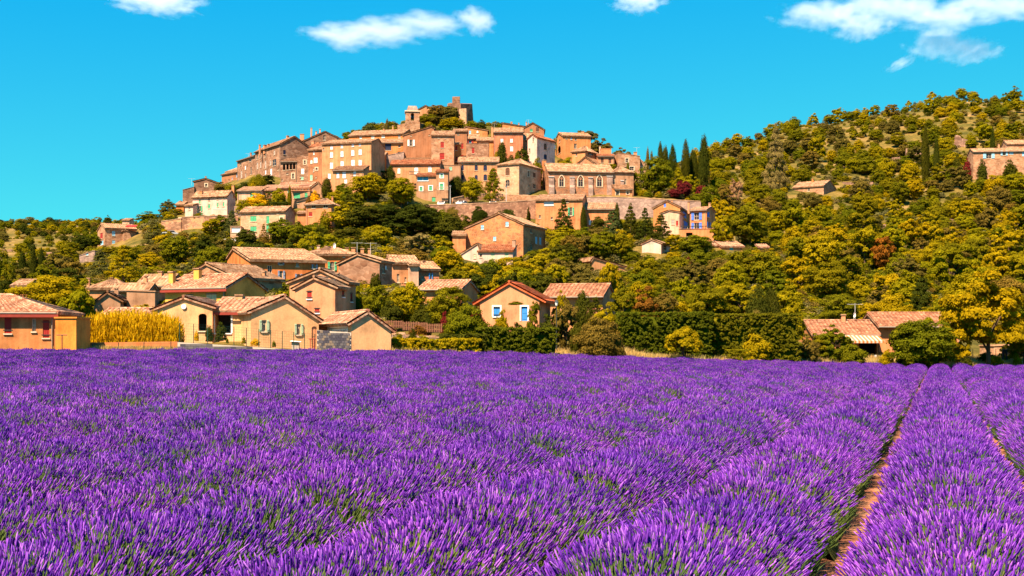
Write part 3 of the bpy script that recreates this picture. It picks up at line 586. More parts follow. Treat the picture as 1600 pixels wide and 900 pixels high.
house('tallest dark stone facade with grey shutters and chimneys', 398.5, 438.3, 231.5, 347, -56, 'e', yr=220, xs=482, L=16, wall='bstone', tile='brown', yb=292,
      wins=[(401,242,403.3,249,'d'), (406,240,408.3,247,'d'), (413.6,238.5,416,245.5,'d'), (401,254,403.3,264,'s','grey'), (406,252.5,408.3,262,'s','grey'), (413.6,251,416,263,'s','grey'), (414,266,416,272.5,'s','lilac'), (421.3,251,424,258,'s','grey'), (427.3,235,430,242,'s','grey'), (425.5,249,431.5,259,'d'), (422.3,263.5,425,274,'s','lilac'), (433.5,263,435.4,266.5,'d'), (434,278,435.6,281.5,'d')],
      side=[(442.5,234.5,446.5,241.5,'s','navy')], chim=[(406,226,236,2.6), (414,226.5,234,5), (419.5,225,231,3), (442,218.5,224,3), (449.5,212,220,4)])
lg = house('stone house with a dark four bay open loggia', 438.3, 464.5, 252.5, 330, -8, 's', yr=247.5, L=7, wall='bstone', tile='brown', yb=292,
      wins=[(442,256.5,445.8,266,'v'), (447.5,256,451,265.5,'v'), (452.7,255.5,456.2,265,'v'), (457.8,255,461.3,264.5,'v'), (456.3,271,460,279.5,'dw'), (447.5,270,450.5,272.5,'d'), (434+6,280,442,283,'d')])
house('narrow brown stone house right of the loggia', 464.5, 482, (244,242.5), 327, -8, 'f', L=8, wall='bstone', yb=292, wins=[(474.5,250.5,478,257,'dw'), (470.5,263,475.3,272,'s','white'), (470,276,474.3,281,'s','aqua'), (468.5,274.5,470,277,'d')])
house('dark brown rendered house with a pale hipped roof beside the tall tan block', 481.8, 503.3, 234, 320, -18, 'h', yr=228, L=9, wall='brown', yb=292,
      wins=[(489.5,237,491.3,242,'s','lilac'), (490,246,496,254.5,'s','white'), (485,250,488,255.5,'s','white'), (489,263,491,268.5,'s','grey'), (493,262,496.4,266.5,'dw'), (484.3,273,488.3,282,'s','aqua'), (493,275.5,494.6,278,'d')])
house('red roofed attic house behind the dark brown house', 484, 503, 230, 338, -12, 'e', yr=224, L=8, wall='orange', tile='red', yb=234, chim=[(489,220,228,4),(497,221.5,228,3)])
house('huge dark gabled house with thin chimneys on the skyline', 468, 536, (223,219), 367, 4, 'g', yr=205.5, xr=508, L=12, wall='dstone', tile='brown', yb=225, wins=[(505,211,509,219,'d'), (527,216,529.3,220,'d')],
      chim=[(486.5,199.5,214,2.4), (494,205,211,2.2), (500,201.5,209,2.2), (472,209.5,219,6)])
house('tall tan block with four columns of lilac white shutters', 503.3, 580, 223.5, 312, -14, 'e', yr=219, L=10, wall='sand', yb=295,
      wins=[(516,228,520,233.5,'s','lilac'), (532.3,226.5,536,231.5,'s','lilac'), (549.3,224.5,553,229.5,'s','lilac'), (560.5,223,564,228.5,'s','lilac'),
            (515.5,237.5,520.2,246.3,'s','lilac'), (532,236,536.5,245,'s','lilac'), (548.7,234.3,553.5,243.3,'s','lilac'), (560.2,233,565,242,'s','lilac'),
            (515.5,253.7,520.2,263.3,'s','lilac'), (532,251.5,537,261.5,'s','lilac'), (548.7,249.5,554,260.3,'s','lilac'), (560.2,249.5,565,259,'s','lilac'), (512.3,271,516.6,279.3,'s','lilac'), (504.3,231,506.8,234.5,'d')])
house('pale lean-to house with lilac shutters under the tall tan block', 520, 568, 266, 305.5, -10, 's', yr=259.5, L=5, wall='sand', tile='brown', yb=295,
      wins=[(525.7,270,530,278.3,'s','lilac'), (535,268.3,540.4,278.3,'s','lilac'), (552,266,556.3,276,'s','lilac'), (538,280,542.2,286.5,'s','lilac'), (552.7,280,555.6,284.5,'d')])
house('long orange house along the ridge with white shutters', 545, 631, 210.5, 357, -14, 'e', yr=204.5, L=9, wall='orange', yb=235,
      wins=[(561.8,213.5,565.4,217.5,'s','white'), (579.8,211.5,585,217,'s','white'), (596,210,601.3,215.5,'s','white'), (622,210,626,217,'s','grey'), (580,220.7,585,231,'s','lilac')], chim=[(574,210,214,2.5), (600,201,206,2), (614,196.5,206,1.7)])
house('orange house with big navy blue shutters and a straw coloured roof', 588, 631, 223, 342, -2, 'e', yr=218.5, L=7, wall='ochre', yb=255, wins=[(588.3,225.3,598,235.3,'s','navy'), (601.5,224.6,611.3,234.8,'s','navy'), (622.2,226,626,230.3,'d'), (621,237,626.3,247,'da')])
house('orange cottage with faded green shutters beside the tall tan block', 579.5, 601, 243.5, 332, -6, 'e', yr=239, L=6, wall='orange', yb=275, wins=[(581,247,583.7,253,'s','sage'), (591,250,595.2,257,'s','sage'), (581,261.5,584,268.5,'s','sage'), (587.7,264.5,591,270,'s','sage')], chim=[(600,234,244,3)])
house('rough stone yard wall house with a ragged top left of the lean-to gable', 600.5, 631, (244,238), 334, 0, 'f', L=5, wall='gstone', name='yard_building', cat='building', yb=260)
br = house('broad brown rendered house with one slanting roof and white open shutters', 630, 678, (211,200), 336, 0, 'g', yr=197.5, xr=674, L=8, wall='brown', tile='brown', yb=258, wins=[(636.8,218.5,648,228.3,'o','white'), (641.3,211,643.3,212.8,'d'), (669.5,210,671.7,211.8,'d')])
house('square stone tower house with three red shutters', 674, 709.3, 211.5, 329, 0, 's', yr=205, L=6, wall='stone', yb=256, wins=[(688.4,221.6,693.7,231.2,'s',RS), (687,239,694.2,249.2,'s',RS), (684.3,214.6,686.6,216.2,'d'), (695,214.6,697,216.2,'d')])
house('brown house behind the right side of the square stone tower', 708.5, 729.5, (205,205), 340, 0, 'e', yr=202.5, L=7, wall='brown', yb=258, wins=[(720,224,724,233,'s',RS), (714,208.5,718,210.8,'d'), (720,242,724,246,'s',RS)])
house('narrow orange lean-to with red shutters right of the square stone tower', 709.5, 719.8, 225.5, 333, 0, 's', yr=222.5, L=5, wall='orange', yb=258, wins=[(711.4,228,714.6,235,'s',RS), (711.8,245,715.2,252,'s',RS)])
house('orange cottage with sky blue window under the castle ivy', 727, 762, (198.5,203.5), 367, 0, 'g', yr=198, xr=728.5, L=7, wall='ochre', yb=215, wins=[(732.6,203.8,736,209.6,'s','sky'), (744.6,204,747.3,207.5,'s','white')])
house('small orange house with red shutters and blue glass', 728.5, 748, 217, 352, 0, 'e', yr=211, L=6, wall='orange', yb=225, wins=[(729.5,219,739.5,224,'ob',RS)])
house('plain ochre roofed house behind the rough stone house', 745, 771, 220, 350, 0, 'e', yr=215.5, L=6, wall='ochre', yb=226)
st = house('rough stone house with a red shutter in a pale plaster surround', 728.5, 763.5, (224.5,224), 336, 0, 'f', L=7, wall='bstone', yb=250, wins=[(737.3,230.7,741.2,240,'s',RS)])
house('rose pink house with white shutters and a pale roof', 771.5, 817, 206.5, 344, 0, 'e', yr=201, L=8, wall='rose', yb=245, wins=[(782,216.6,786.3,222.7,'s','white'), (797,216.6,801.3,222.7,'s','white'), (797,228.3,801.7,236.3,'s','white'), (782,228.3,784,236,'s','aqua'), (782.2,207.4,785,209,'d'), (797.3,207.4,800.3,209,'d')], chim=[(769,198,208,3)])
house('long orange brown house on the skyline with a slanted roof', 785, 820, (192.5,198), 380, 0, 'g', yr=192.3, xr=786.5, L=8, wall='ochre', tile='brown', yb=204, chim=[(799.2,190.3,199,3), (810.6,192,199,1.8)])
house('brown gabled house with one green shutter on the skyline', 819, 850, (199.5,202.5), 374, 0, 'g', yr=192, xr=832.5, L=8, wall='brown', tile='brown', yb=210, wins=[(828,201.5,832.3,206,'s','green'), (837.3,199,842.3,206,'s','brown')], chim=[(822.5,190.5,200,1.8), (825.8,192,198,1.8)])
house('low house with straw coloured tiles between the pink and the white house', 815.5, 832, 219, 347, 0, 'e', yr=209.5, L=8, wall='tan', yb=232)
house('whitewashed house with a reddish roof and arched dark windows', 824.5, 839, (217,214.5), 338, -34, 'g', yr=210.3, xr=832, xs=867, L=8, wall='white', tile='red', yb=250,
      wins=[(832,214.5,834.3,222,'d'), (826,232,828.5,238,'d')], side=[(849.6,224.2,854.3,234.2,'sa','brown'), (849.8,241,854.5,249.3,'sa','navy'), (850.3,217.5,853,220,'s',RS)])
house('orange brown house with a curved side wall and an arched passage', 879, 923, (210.5,215), 364, 10, 'e', yr=208.5, xs=867.5, L=8, wall='ochre', yb=245,
      wins=[(897,224.4,901.2,231.6,'d'), (883.5,215,886.2,217.2,'d'), (891.3,215,893.9,218.3,'s','sky'), (898,215.5,901,219,'d')], side=[(871.5,228,876,240,'va'), (873.5,218.3,875.5,222.5,'d')], chim=[(910.5,205,213,4)])
house('peach house with a pale hipped roof behind the church', 893.5, 914.3, 236.5, 353, -32, 'h', yr=229, xs=934.5, L=8, wall='peach', yb=256, wins=[(899.5,239,902,244.2,'d')], side=[(918.7,236,926.4,242,'o','brown'), (920,245.5,924.3,249,'d')])
house('low sand coloured wing with a red roof and two arched brown windows', 934, 959.5, 244, 352, 0, 's', yr=241, L=5, wall='pink', tile='red', yb=260, wins=[(938.7,246.7,943.3,254.6,'sa','brown'), (950.7,247.3,955.4,255.2,'sa','brown')])
house('plain peach block rising behind the red roofed wing', 939, 955, (232.5,232.5), 360, 0, 'f', L=6, wall='peach', name='building', cat='building', yb=245, chim=[(937.4,228,245,2.4,'pale')])
house('brown stone house with white framed windows at the right end of the village', 966, 1000, (238.5,244), 352, 8, 'f', xs=957.5, L=9, wall='stone', yb=275, wins=[(977.3,247.5,982,254,'dw'), (984,260.3,990.5,266.5,'dw'), (974.3,261,979,265,'d')], chim=[(992.6,237.5,247,4.5)])
house('low brown stone shed at the very right end of the village houses', 999, 1010, (247.5,255.5), 354, 8, 'f', L=6, wall='stone', name='shed', cat='shed', yb=270, wins=[(1000,260.5,1004,266,'dw')])
house('small stone chapel roof just behind the church ridge', 900, 935, (258,259), 349, -30, 'g', yr=245.3, xr=914.5, L=7, wall='church', tile='brown', name='chapel', cat='chapel', yb=262)
# ---- terrace level
house('plum tan corner house with a low hipped roof and rust red arched shutters', 777, 811, 257, 322.5, -28, 'h', yr=249, xs=845, L=10, wall='pstone', yb=312,
      wins=[(789.8,262,796.4,274,'sa','brown'), (789.8,281,796.4,291,'da')], side=[(824.3,267,827.3,276,'dw'), (832.6,270,837,277.3,'s','brown'), (832.8,287,837.3,294.5,'d'), (832,301,838.3,309.5,'va'), (825.5,287.5,827.3,292,'d')], chim=[(813,249.5,258,3.6),(817,251,258,3)])
house('long tan house with two rows of navy arched windows', 716, 779, 253, 327, 0, 'e', yr=246.5, L=8, wall='sand', tile='pale', yb=305,
      wins=[(720.7,258.3,724.6,266.3,'sa','navy'), (741.7,258.3,746.5,266.3,'sa','navy'), (755.5,258.3,761,267,'sa','navy'), (720.7,273.5,724.6,282.3,'sa','navy'), (741.7,273.5,746.5,282,'sa','navy'), (755.5,272.5,761,282.2,'sa','navy'), (721,253.9,723.2,255.6,'d'), (742.3,253.9,744.8,255.6,'d'), (757,253.9,759.3,255.6,'d')])
house('tan house with white arched shutters and a red tiled roof', 610, 687, 257, 319.5, -3, 'e', yr=251, L=7, wall='sand', tile='red', yb=285,
      wins=[(621,262.5,625.4,271,'sa','white'), (647.3,261,653.3,272.3,'sa','white'), (668.8,259.8,674.3,268.7,'sa','white')])
house('low roof with dull red tiles right above the white arched shutters', 630, 676, 251, 331, 0, 's', yr=246.5, L=5, wall='tan', tile='brown', name='outhouse', cat='outhouse', yb=254)
house('greyish tan house with one pale green shutter', 686, 719.5, (257.5,258.5), 323, 0, 'f', L=7, wall='grey', yb=295, wins=[(702,260.5,706.4,266,'s','aqua'), (686.5,262,688.5,265,'d')])
gw = house('grey house with a wide blue window and green shutters by the road', 650.5, 682.5, 275, 312.5, 0, 's', yr=271, L=6, wall='grey', tile='red', yb=318,
      wins=[(652,275.6,669.5,282.6,'gb'), (655.8,292,660.3,298.3,'sw','green'), (670.3,290.5,675.3,297.7,'sw','green'), (674.8,308,680.5,317.3,'x','green')], trim='white')
house('', 681.5, 700, 268.5, 311.6, 0, 's', yr=265, L=6, wall='grey', tile='red', into=gw, yb=318, wins=[(688,271.8,692.4,278.2,'sw','aqua'), (687.3,286.6,692.7,296.3,'sw','green')], trim='white')
house('peach house with a green shuttered balcony door below the church', 837, 910, 312.5, 288, -7, 'e', yr=305, xs=918.5, L=8, wall='peach', yb=352,
      wins=[(849.8,314.5,865.4,321.5,'gp'), (884.5,313,888.7,316.7,'d'), (887.3,324,897,337,'o','green'), (841.8,336.2,845.2,341,'d'), (860.5,339,863.8,343.3,'d')], chim=[(846,309,316,5), (857,303,313,2.5,'pale')])
house('low house with mottled tiles and pale blue shutters under the terrace wall', 912, 964, 327, 291, 0, 's', yr=317, L=7, wall='peach', yb=357, wins=[(920,344,931.5,351.7,'o','lilac')], chim=[(948,321,327.5,3.5)])
bs = house('orange gabled house with bright blue shutters', 1021, 1062.5, (325,323.5), 287, -16, 'g', yr=313.8, xr=1042, xs=1079, L=9, wall='ochre', yb=360,
      wins=[(1037,318,1040.6,323.7,'s','blue')], side=[(1066.8,330,1072.6,340.3,'s','blue'), (1067,345.5,1074.5,358.5,'s','blue')], chim=[(1076,315.5,326,3), (1050,313,319,3)])
house('', 1078, 1104, 328.5, 285, -28, 'e', yr=324.5, xs=1117.5, L=8, wall='peach', into=bs, yb=366, wins=[(1080.3,332,1096.8,343.8,'o','blue'), (1080.3,348,1096.8,358.7,'o','blue')], side=[(1105.3,331,1108.8,339.3,'s','blue'), (1104.8,347,1109.8,355.3,'o','blue')], chim=[(1108.7,317,327,3)])
house('', 1033, 1061.5, (333.5,331.5), 281, -16, 'g', yr=329, xr=1045, L=7, wall='pale', into=bs, yb=366, wins=[(1049,343,1054,351,'s','grey'), (1056.3,345,1059.7,353,'s',RS)])
house('', 1061, 1115, (358.5,357.5), 278, -10, 'f', L=4, wall='peach', into=bs, wins=[(1072,363.5,1082,369.5,'v')], yb=372)
house('plain pale garage below the blue shuttered house', 1003, 1033, (381,379.5), 252, -22, 'g', yr=374, xr=1018, xs=1047.5, L=8, wall='white', yb=405, side=[(1037,383,1041.5,391,'d')], name='garage', cat='garage')
house('tiny peach cottage with an azure window in the right scrub', 1128, 1162, 385.5, 262, 8, 's', yr=377, L=6, wall='peach', tile='pink', yb=393, wins=[(1140,387,1146,392.5,'s','teal')])
house('flat pink tiled hut left of the tiny peach cottage', 1115, 1128, 383.5, 264, 0, 's', yr=379, L=4, wall='tan', tile='pink', name='hut', cat='hut', yb=388)
house('low hut roof right of the tiny peach cottage', 1186, 1201, 386.5, 262, 0, 's', yr=382, L=4, wall='tan', tile='pink', name='hut', cat='hut', yb=390)
house('long low tan barn half buried in trees', 925, 976, (406,417), 222, 22, 'g', yr=403, xr=927, L=6, wall='sand', tile='brown', name='barn', cat='barn', yb=424)
bh = house('big brick orange gabled house in the middle of the slope', 727, 817.5, (356.5,350), 252, -22, 'g', yr=333, xr=780, xs=852, L=14, wall='ostone', tile='pale', yb=390,
      wins=[(751.3,351.5,756,358.8,'s','sky'), (789.8,346.3,794.7,354,'s','sky'), (770.5,369.5,775.2,376.3,'s','sky')], side=[(828.3,357.3,831.3,364,'d'), (836.4,370,839.6,381,'s','sky'), (842.8,371,846,382.3,'s','sky'), (828.7,382,831.3,389.5,'d')])
house('', 707, 727.5, 367.5, 252, 0, 's', yr=361.5, L=5, wall='peach', into=bh, yb=375)
wh = house('white cottage with a red roof and sage shutters in front of the orange gable', 747, 801, 392.5, 243, -8, 's', yr=382.5, L=6, wall='white', tile='red', yb=412,
      wins=[(749.5,396.5,753,402.3,'d'), (767,394,773,404.3,'s','sage'), (788.7,393,794.6,402.3,'s','sage')], chim=[(803,375,390,5,'pale')])
house('', 720, 748, (397,391), 244, -8, 'g', yr=380.5, xr=746, L=6, wall='white', into=wh, yb=412, wins=[(740,397,743.5,404,'s','sage')])
bd = house('sand house with a red roof, blue door and blue shutter at the field', 750, 842.5, (469,466), 119, -14, 'g', yr=442, xr=796, xs=860, L=9, wall='pink', tile='new', yb=510, trim='white', ov=0.7,
      wins=[(771,479,781.5,494.5,'sw','azure'), (814.5,479,824.5,501.5,'xw','azure')])
house('long pink roofed farm building behind the blue door house', 850, 942, 462.5, 132, -14, 'e', yr=446, xs=961, L=9, wall='sand', tile='rust', yb=475, name='farm_building', cat='building', ov=0.5)
house('peach cottage with a pale roof and bare gable behind round trees', 655, 721, 451.5, 134, -16, 'e', yr=440, xs=746, L=9, wall='peach', tile='pink', yb=470)
rh = house('right hand bungalow with pinkish tiles and striped awning by the field', 1270, 1372, 521.5, 131, -4, 'e', yr=502.5, L=10, wall='ochre', tile='rust', yb=560, wins=[(1342,537,1370,561,'v')], chim=[(1317.5,491,506,6)], ov=0.6)
house('', 1373, 1502, 508.5, 133, -4, 'e', yr=490.5, L=10, wall='peach', tile='rust', into=rh, yb=560, wins=[(1480,537,1496,546,'sw','teal')], ov=0.6)
house('low stone and tile store right of the big plane tree', 1553, 1590, (541,540), 131, 0, 'f', L=4, wall='pstone', name='store', cat='outbuilding', yb=565)
house('low stone house with a red chimney on the right hillside', 1239, 1287, 292, 402, -34, 'e', yr=284, xs=1306, L=9, wall='stone', yb=300, wins=[(1262,294,1265.5,299,'d')], chim=[(1270,279.5,288,2.5,'orange')])
vl = house('large stone villa with sky blue shutters high on the right hillside', 1521, 1640, 236.5, 424, -6, 'e', yr=232, L=8, wall='stone', yb=262, wins=[(1536,240.5,1554,247.5,'o','sky'), (1563.5,235.5,1574.5,243,'o','sky'), (1577,234.5,1583.5,241.5,'s','sky'), (1597,237,1601,244,'s','sky')], chim=[(1560.5,225,236,2.6)])
house('', 1574, 1640, 225, 428, -6, 'e', yr=219.5, L=8, wall='stone', into=vl, yb=240)
house('tiny pale house far off on the left ridge', 191, 202, 344, 420, 0, 's', yr=341.5, L=5, wall='pale', tile='pale', yb=348)
# ------------------------------------------------------------------ church, bell tower, castle
def local(root, z0):
    return lambda px, py, d: ray(px, py, d)-Vector((root.location.x, root.location.y, root.location.z))
ch = house('stone village church with buttresses, three pointed windows and a sunlit roof', 857, 958.5, 268.5, 330, 9, 'e', yr=257, xs=845.5, L=10, wall='church', tile='pale', yb=306, name='church', cat='church',
      wins=[(873.8,274.5,881.2,291.8,'dq'), (903.3,274.5,911.2,291.8,'dq'), (932.8,274.5,940.6,291.8,'dq')], chim=[(850,250.5,260,6,'peach')])
house('', 958, 990, 269.5, 332, 9, 'h', yr=261, xs=None, L=8, wall='grey', tile='pale', into=ch, yb=306, wins=[(958.6,278,961.3,288.5,'da'), (976,279.5,978.7,287.8,'da')])
house('', 961, 988, 295.8, 327.5, 9, 's', yr=289, L=4.0, wall='peach', tile='brown', into=ch, yb=306, wins=[(962.6,297.5,967.2,306,'dw'), (979,298.5,982.6,304,'dw')])
def buttress(px0, px1, ytop, d):
    a, b = ray(px0, ytop, d), ray(px1, ytop, d); zb = g1(a.x, a.y)-1.0; th = ch.rotation_euler.z; q = Vector((-math.sin(th), math.cos(th), 0)); e = Vector((math.cos(th), math.sin(th), 0))
    o = Vector(ch.location); w = (b.x-a.x); dep = 1.7; P0 = a-q*0; P0 = Vector((a.x, a.y, zb)); h = a.z-zb
    def L_(v): v = v-o; return (v.x*math.cos(-th)-v.y*math.sin(-th), v.x*math.sin(-th)+v.y*math.cos(-th), v.z)
    up = Vector((0, 0, 1)); m = MB()
    f = [P0, P0+e*w, P0+e*w+q*dep, P0+q*dep]; hs_ = [h-1.0, h-1.0, h, h]
    lo = [L_(p) for p in f]; hi = [L_(p+up*k) for p, k in zip(f, hs_)]
    for i in range(4): j = (i+1) % 4; m.quad(lo[i], lo[j], hi[j], hi[i])
    m.quad(*hi); m.quad(*[L_(f[0]+up*(h*0.45)-q*0.35), L_(f[1]+up*(h*0.45)-q*0.35), L_(f[1]+up*(h*0.55)-q*0.003), L_(f[0]+up*(h*0.55)-q*0.003)])
    m.quad(L_(f[0]-q*0.35), L_(f[1]-q*0.35), L_(f[1]+up*(h*0.45)-q*0.35), L_(f[0]+up*(h*0.45)-q*0.35))
    for k in (0, 1): s = f[k]; m.quad(L_(s-q*0.35), L_(s), L_(s+up*(h*0.55)), L_(s+up*(h*0.45)-q*0.35))
    b_ = m.build('buttress', W['gstone'], ch)
    c = MB(); c.quad(*[tuple(Vector(p)+Vector((0, 0, 0.05))) for p in (L_(f[0]-e*0.1+up*(h-1.06)-q*0.12), L_(f[1]+e*0.1+up*(h-1.06)-q*0.12), L_(f[2]+e*0.1+up*h), L_(f[3]-e*0.1+up*h))]); c.build('buttress_cap', P['slate'], b_)
for k in ((857.8, 866, 270.8, 328.2), (890.5, 898, 271.5, 329.2), (919.5, 926.5, 271.8, 330.0), (948.5, 957.5, 270, 330.7), (970, 975, 277, 331.4)): buttress(*k)
def church_trim():
    th = ch.rotation_euler.z; o = Vector(ch.location); lo = lambda v: ((v-o).x*math.cos(-th)-(v-o).y*math.sin(-th), (v-o).x*math.sin(-th)+(v-o).y*math.cos(-th), (v-o).z)
    xc = (857+958.5)/2; Cx = (xc-800)/F*330; c, s = math.cos(th), math.sin(th)
    for x0, x1 in ((873.8, 881.2), (903.3, 911.2), (932.8, 940.6)):
        m = MB(); hit = lambda px: (((px-800)/F*330-Cx)/(c-(px-800)/F*s))
        k0, k1 = hit(x0), hit(x1); t = 330+(k0+k1)/2*s; zt, zb = zrow(274.5, t), zrow(291.8, t); am, r = (k0+k1)/2, (k1-k0)/2
        P3 = lambda k, z, d=0.05: lo(Vector((Cx+k*c+d*s, 330+k*s-d*c, z)))
        out, inn = [], []
        for i in range(13):
            q = i/12*2-1; yy = (1-abs(q)**1.7); inn.append((am+q*r, zt-r*1.25+r*1.25*yy)); out.append((am+q*(r+0.24), zt-r*1.25+(r*1.25+0.3)*yy))
        inn = [(am-r, zb)]+inn+[(am+r, zb)]; out = [(am-r-0.24, zb)]+out+[(am+r+0.24, zb)]
        for i in range(len(inn)-1): m.quad(P3(*out[i]), P3(*out[i+1]), P3(*inn[i+1]), P3(*inn[i])); m.quad(P3(*out[i], 0), P3(*out[i+1], 0), P3(*out[i+1]), P3(*out[i]))
        m.build('window_surround', P['stonetrim'], ch)
        tr = MB(); zz = zt-r*1.25                      # tracery: a rose and two lancet heads
        for i in range(12):
            a0, a1 = 2*math.pi*i/12, 2*math.pi*(i+1)/12; cz = zz+r*0.35; R0, R1 = r*0.42, r*0.3
            tr.quad(*[P3(am+math.cos(a)*q, cz+math.sin(a)*q, -0.05) for a, q in ((a0, R0), (a1, R0), (a1, R1), (a0, R1))])
        for sd in (-1, 1):
            for i in range(6):
                a0, a1 = math.pi*i/6, math.pi*(i+1)/6; cx = am+sd*r*0.5
                tr.quad(*[P3(cx+math.cos(a)*q, zz-r*0.45+math.sin(a)*q, -0.05) for a, q in ((a0, r*0.5), (a1, r*0.5), (a1, r*0.38), (a0, r*0.38))])
        tr.build('tracery', P['terra'], ch)
church_trim()
def tower():
    d = 373; c = ray(644.3, 205, d); z0 = g1(c.x, c.y)-1; s = d/F
    r = tag(empty('bell_tower', (c.x, c.y, z0), R(6)), 'old stone bell tower with an arched opening and a blunt pyramid top', 'bell tower')
    z = lambda py: zrow(py, d)-z0
    w = 10.6*s; m = MB(); w2 = 11.4*s
    m2 = MB(); m2.box(-w2, -w2, 0, w2, w2, z(192)); m2.build('tower_base', W['stone'], r)
    wm = MB(); a0, a1, b0, b1 = -2.7*s, 2.5*s, z(190.3), z(178.8)
    for k, pos in enumerate((lambda a, b, q: (a, -w-q, b), lambda a, b, q: (w+q, a, b), lambda a, b, q: (-a, w+q, b), lambda a, b, q: (-w-q, -a, b))):
        t0 = z(176.3); up = lambda a, b, q, pos=pos: tuple(Vector(pos(a, b+z(192), q)))
        hl = [(a0, a1, b0-z(192), b1-z(192))]; wall_face(wm, up, [(-w, t0-z(192)), (w, t0-z(192))], hl, 1.1); arch_fill(wm, up, *hl[0], dep=1.1)
    wm.quad((-w, -w, z(176.3)-.01), (w, -w, z(176.3)-.01), (w, w, z(176.3)-.01), (-w, w, z(176.3)-.01)); wm.build('belfry', W['stone'], r)
    cm = MB(); cm.box(-w-0.25, -w-0.25, z(176.3), w+0.25, w+0.25, z(176.3)+0.3); cm.build('cornice', P['stonetrim'], r)
    rm = MB(); zb, zt = z(176.3)+0.3, z(166.6); a, b = w*0.86, w*0.60
    lo = [(-a, -a, zb), (a, -a, zb), (a, a, zb), (-a, a, zb)]; hi = [(-b, -b, zt), (b, -b, zt), (b, b, zt), (-b, b, zt)]
    for i in range(4): j = (i+1) % 4; rm.quad(lo[i], lo[j], hi[j], hi[i])
    rm.quad(*hi); rm.build('spire', W['gstone'], r)
    bl = MB(); prof = [(0.0, 1.0), (0.35, 0.95), (0.45, 0.55), (0.5, 0.1), (0.8, 0.0)]
    for (r0, h0), (r1, h1) in zip(prof[:-1], prof[1:]):
        for i in range(10):
            t0, t1 = 2*math.pi*i/10, 2*math.pi*(i+1)/10; zz = z(181)-1.0
            bl.quad(*[(q*math.cos(t), q*math.sin(t), zz+h*1.1) for q, h, t in ((r0, h0, t0), (r0, h0, t1), (r1, h1, t1), (r1, h1, t0))])
    bl.tube((-w, 0, z(181)+0.15), (w, 0, z(181)+0.15), 0.09); bl.build('bell', plain('bronze', (0.05, 0.09, 0.09), 0.4, metal=0.6), r)
    BOX.append((633, 656, 165, 206, d))
tower()
def prism(name, label, cat, foot, d, ztop_rows, m, taper=1.0, zbot=None, into=None):
    """masonry block over a footprint [(px, distance)...], leaning inwards by taper, uneven top rows"""
    pts = [ray(px, 530, dd) for px, dd in foot]; cx = sum(p.x for p in pts)/len(pts); cy = sum(p.y for p in pts)/len(pts)
    z0 = min(g1(p.x, p.y) for p in pts)-1
    r = into or tag(empty(name, (cx, cy, z0)), label, cat, kind='thing'); ox, oy, oz = r.location
    mb = MB(); lo = [(p.x-ox, p.y-oy, z0-oz) for p in pts]; hi = [((cx+(p.x-cx)*taper)-ox, (cy+(p.y-cy)*taper)-oy, zrow(row, dd)-oz) for p, row, (px, dd) in zip(pts, ztop_rows, foot)]
    n = len(pts)
    for i in range(n):
        j = (i+1) % n; mb.quad(lo[i], lo[j], hi[j], hi[i])
    mb.poly(hi); mb.build('rampart' if into is None else 'keep', m, r); return r
cs = prism('castle', 'ruined castle keep with leaning stone walls on the hilltop', 'castle', [(696, 396), (720, 388), (741, 396), (738, 410), (700, 410)], 396, [161.5, 160.5, 162, 163, 162], W['dstone'], 0.86)
prism('', '', '', [(706.5, 393), (718.5, 392), (719, 400), (707, 400)], 396, [152, 150.5, 151, 151], W['dstone'], 0.97, into=cs)
mbt = MB()
BOX.append((690, 742, 150, 190, 396))
prism('castle_wall', 'pale stone wall foot leaning against the castle keep', 'wall', [(717, 387), (729, 384.5), (731, 388), (717, 390)], 387, [170, 169, 170, 171], W['pstone'], 0.9)
house('grey brown gabled castle wing left of the hilltop trees', 651.5, 676, (172.3,171.5), 399, 0, 'g', yr=165, xr=665, L=8, wall='tan', tile='brown', yb=185, name='castle_wing', cat='castle wing')
prism('ruined_wall', 'broken stone wall stub at the left foot of the bell tower', 'wall', [(621, 377), (634, 376), (634, 379), (621, 380)], 377, [195.5, 192.5, 192.5, 195.5], W['stone'], 0.98)
prism('ruined_wall', 'broken stone wall stub at the right foot of the bell tower', 'wall', [(655, 376), (667, 377), (667, 380), (655, 379)], 377, [191.5, 196, 196, 191.5], W['brown'], 0.98)

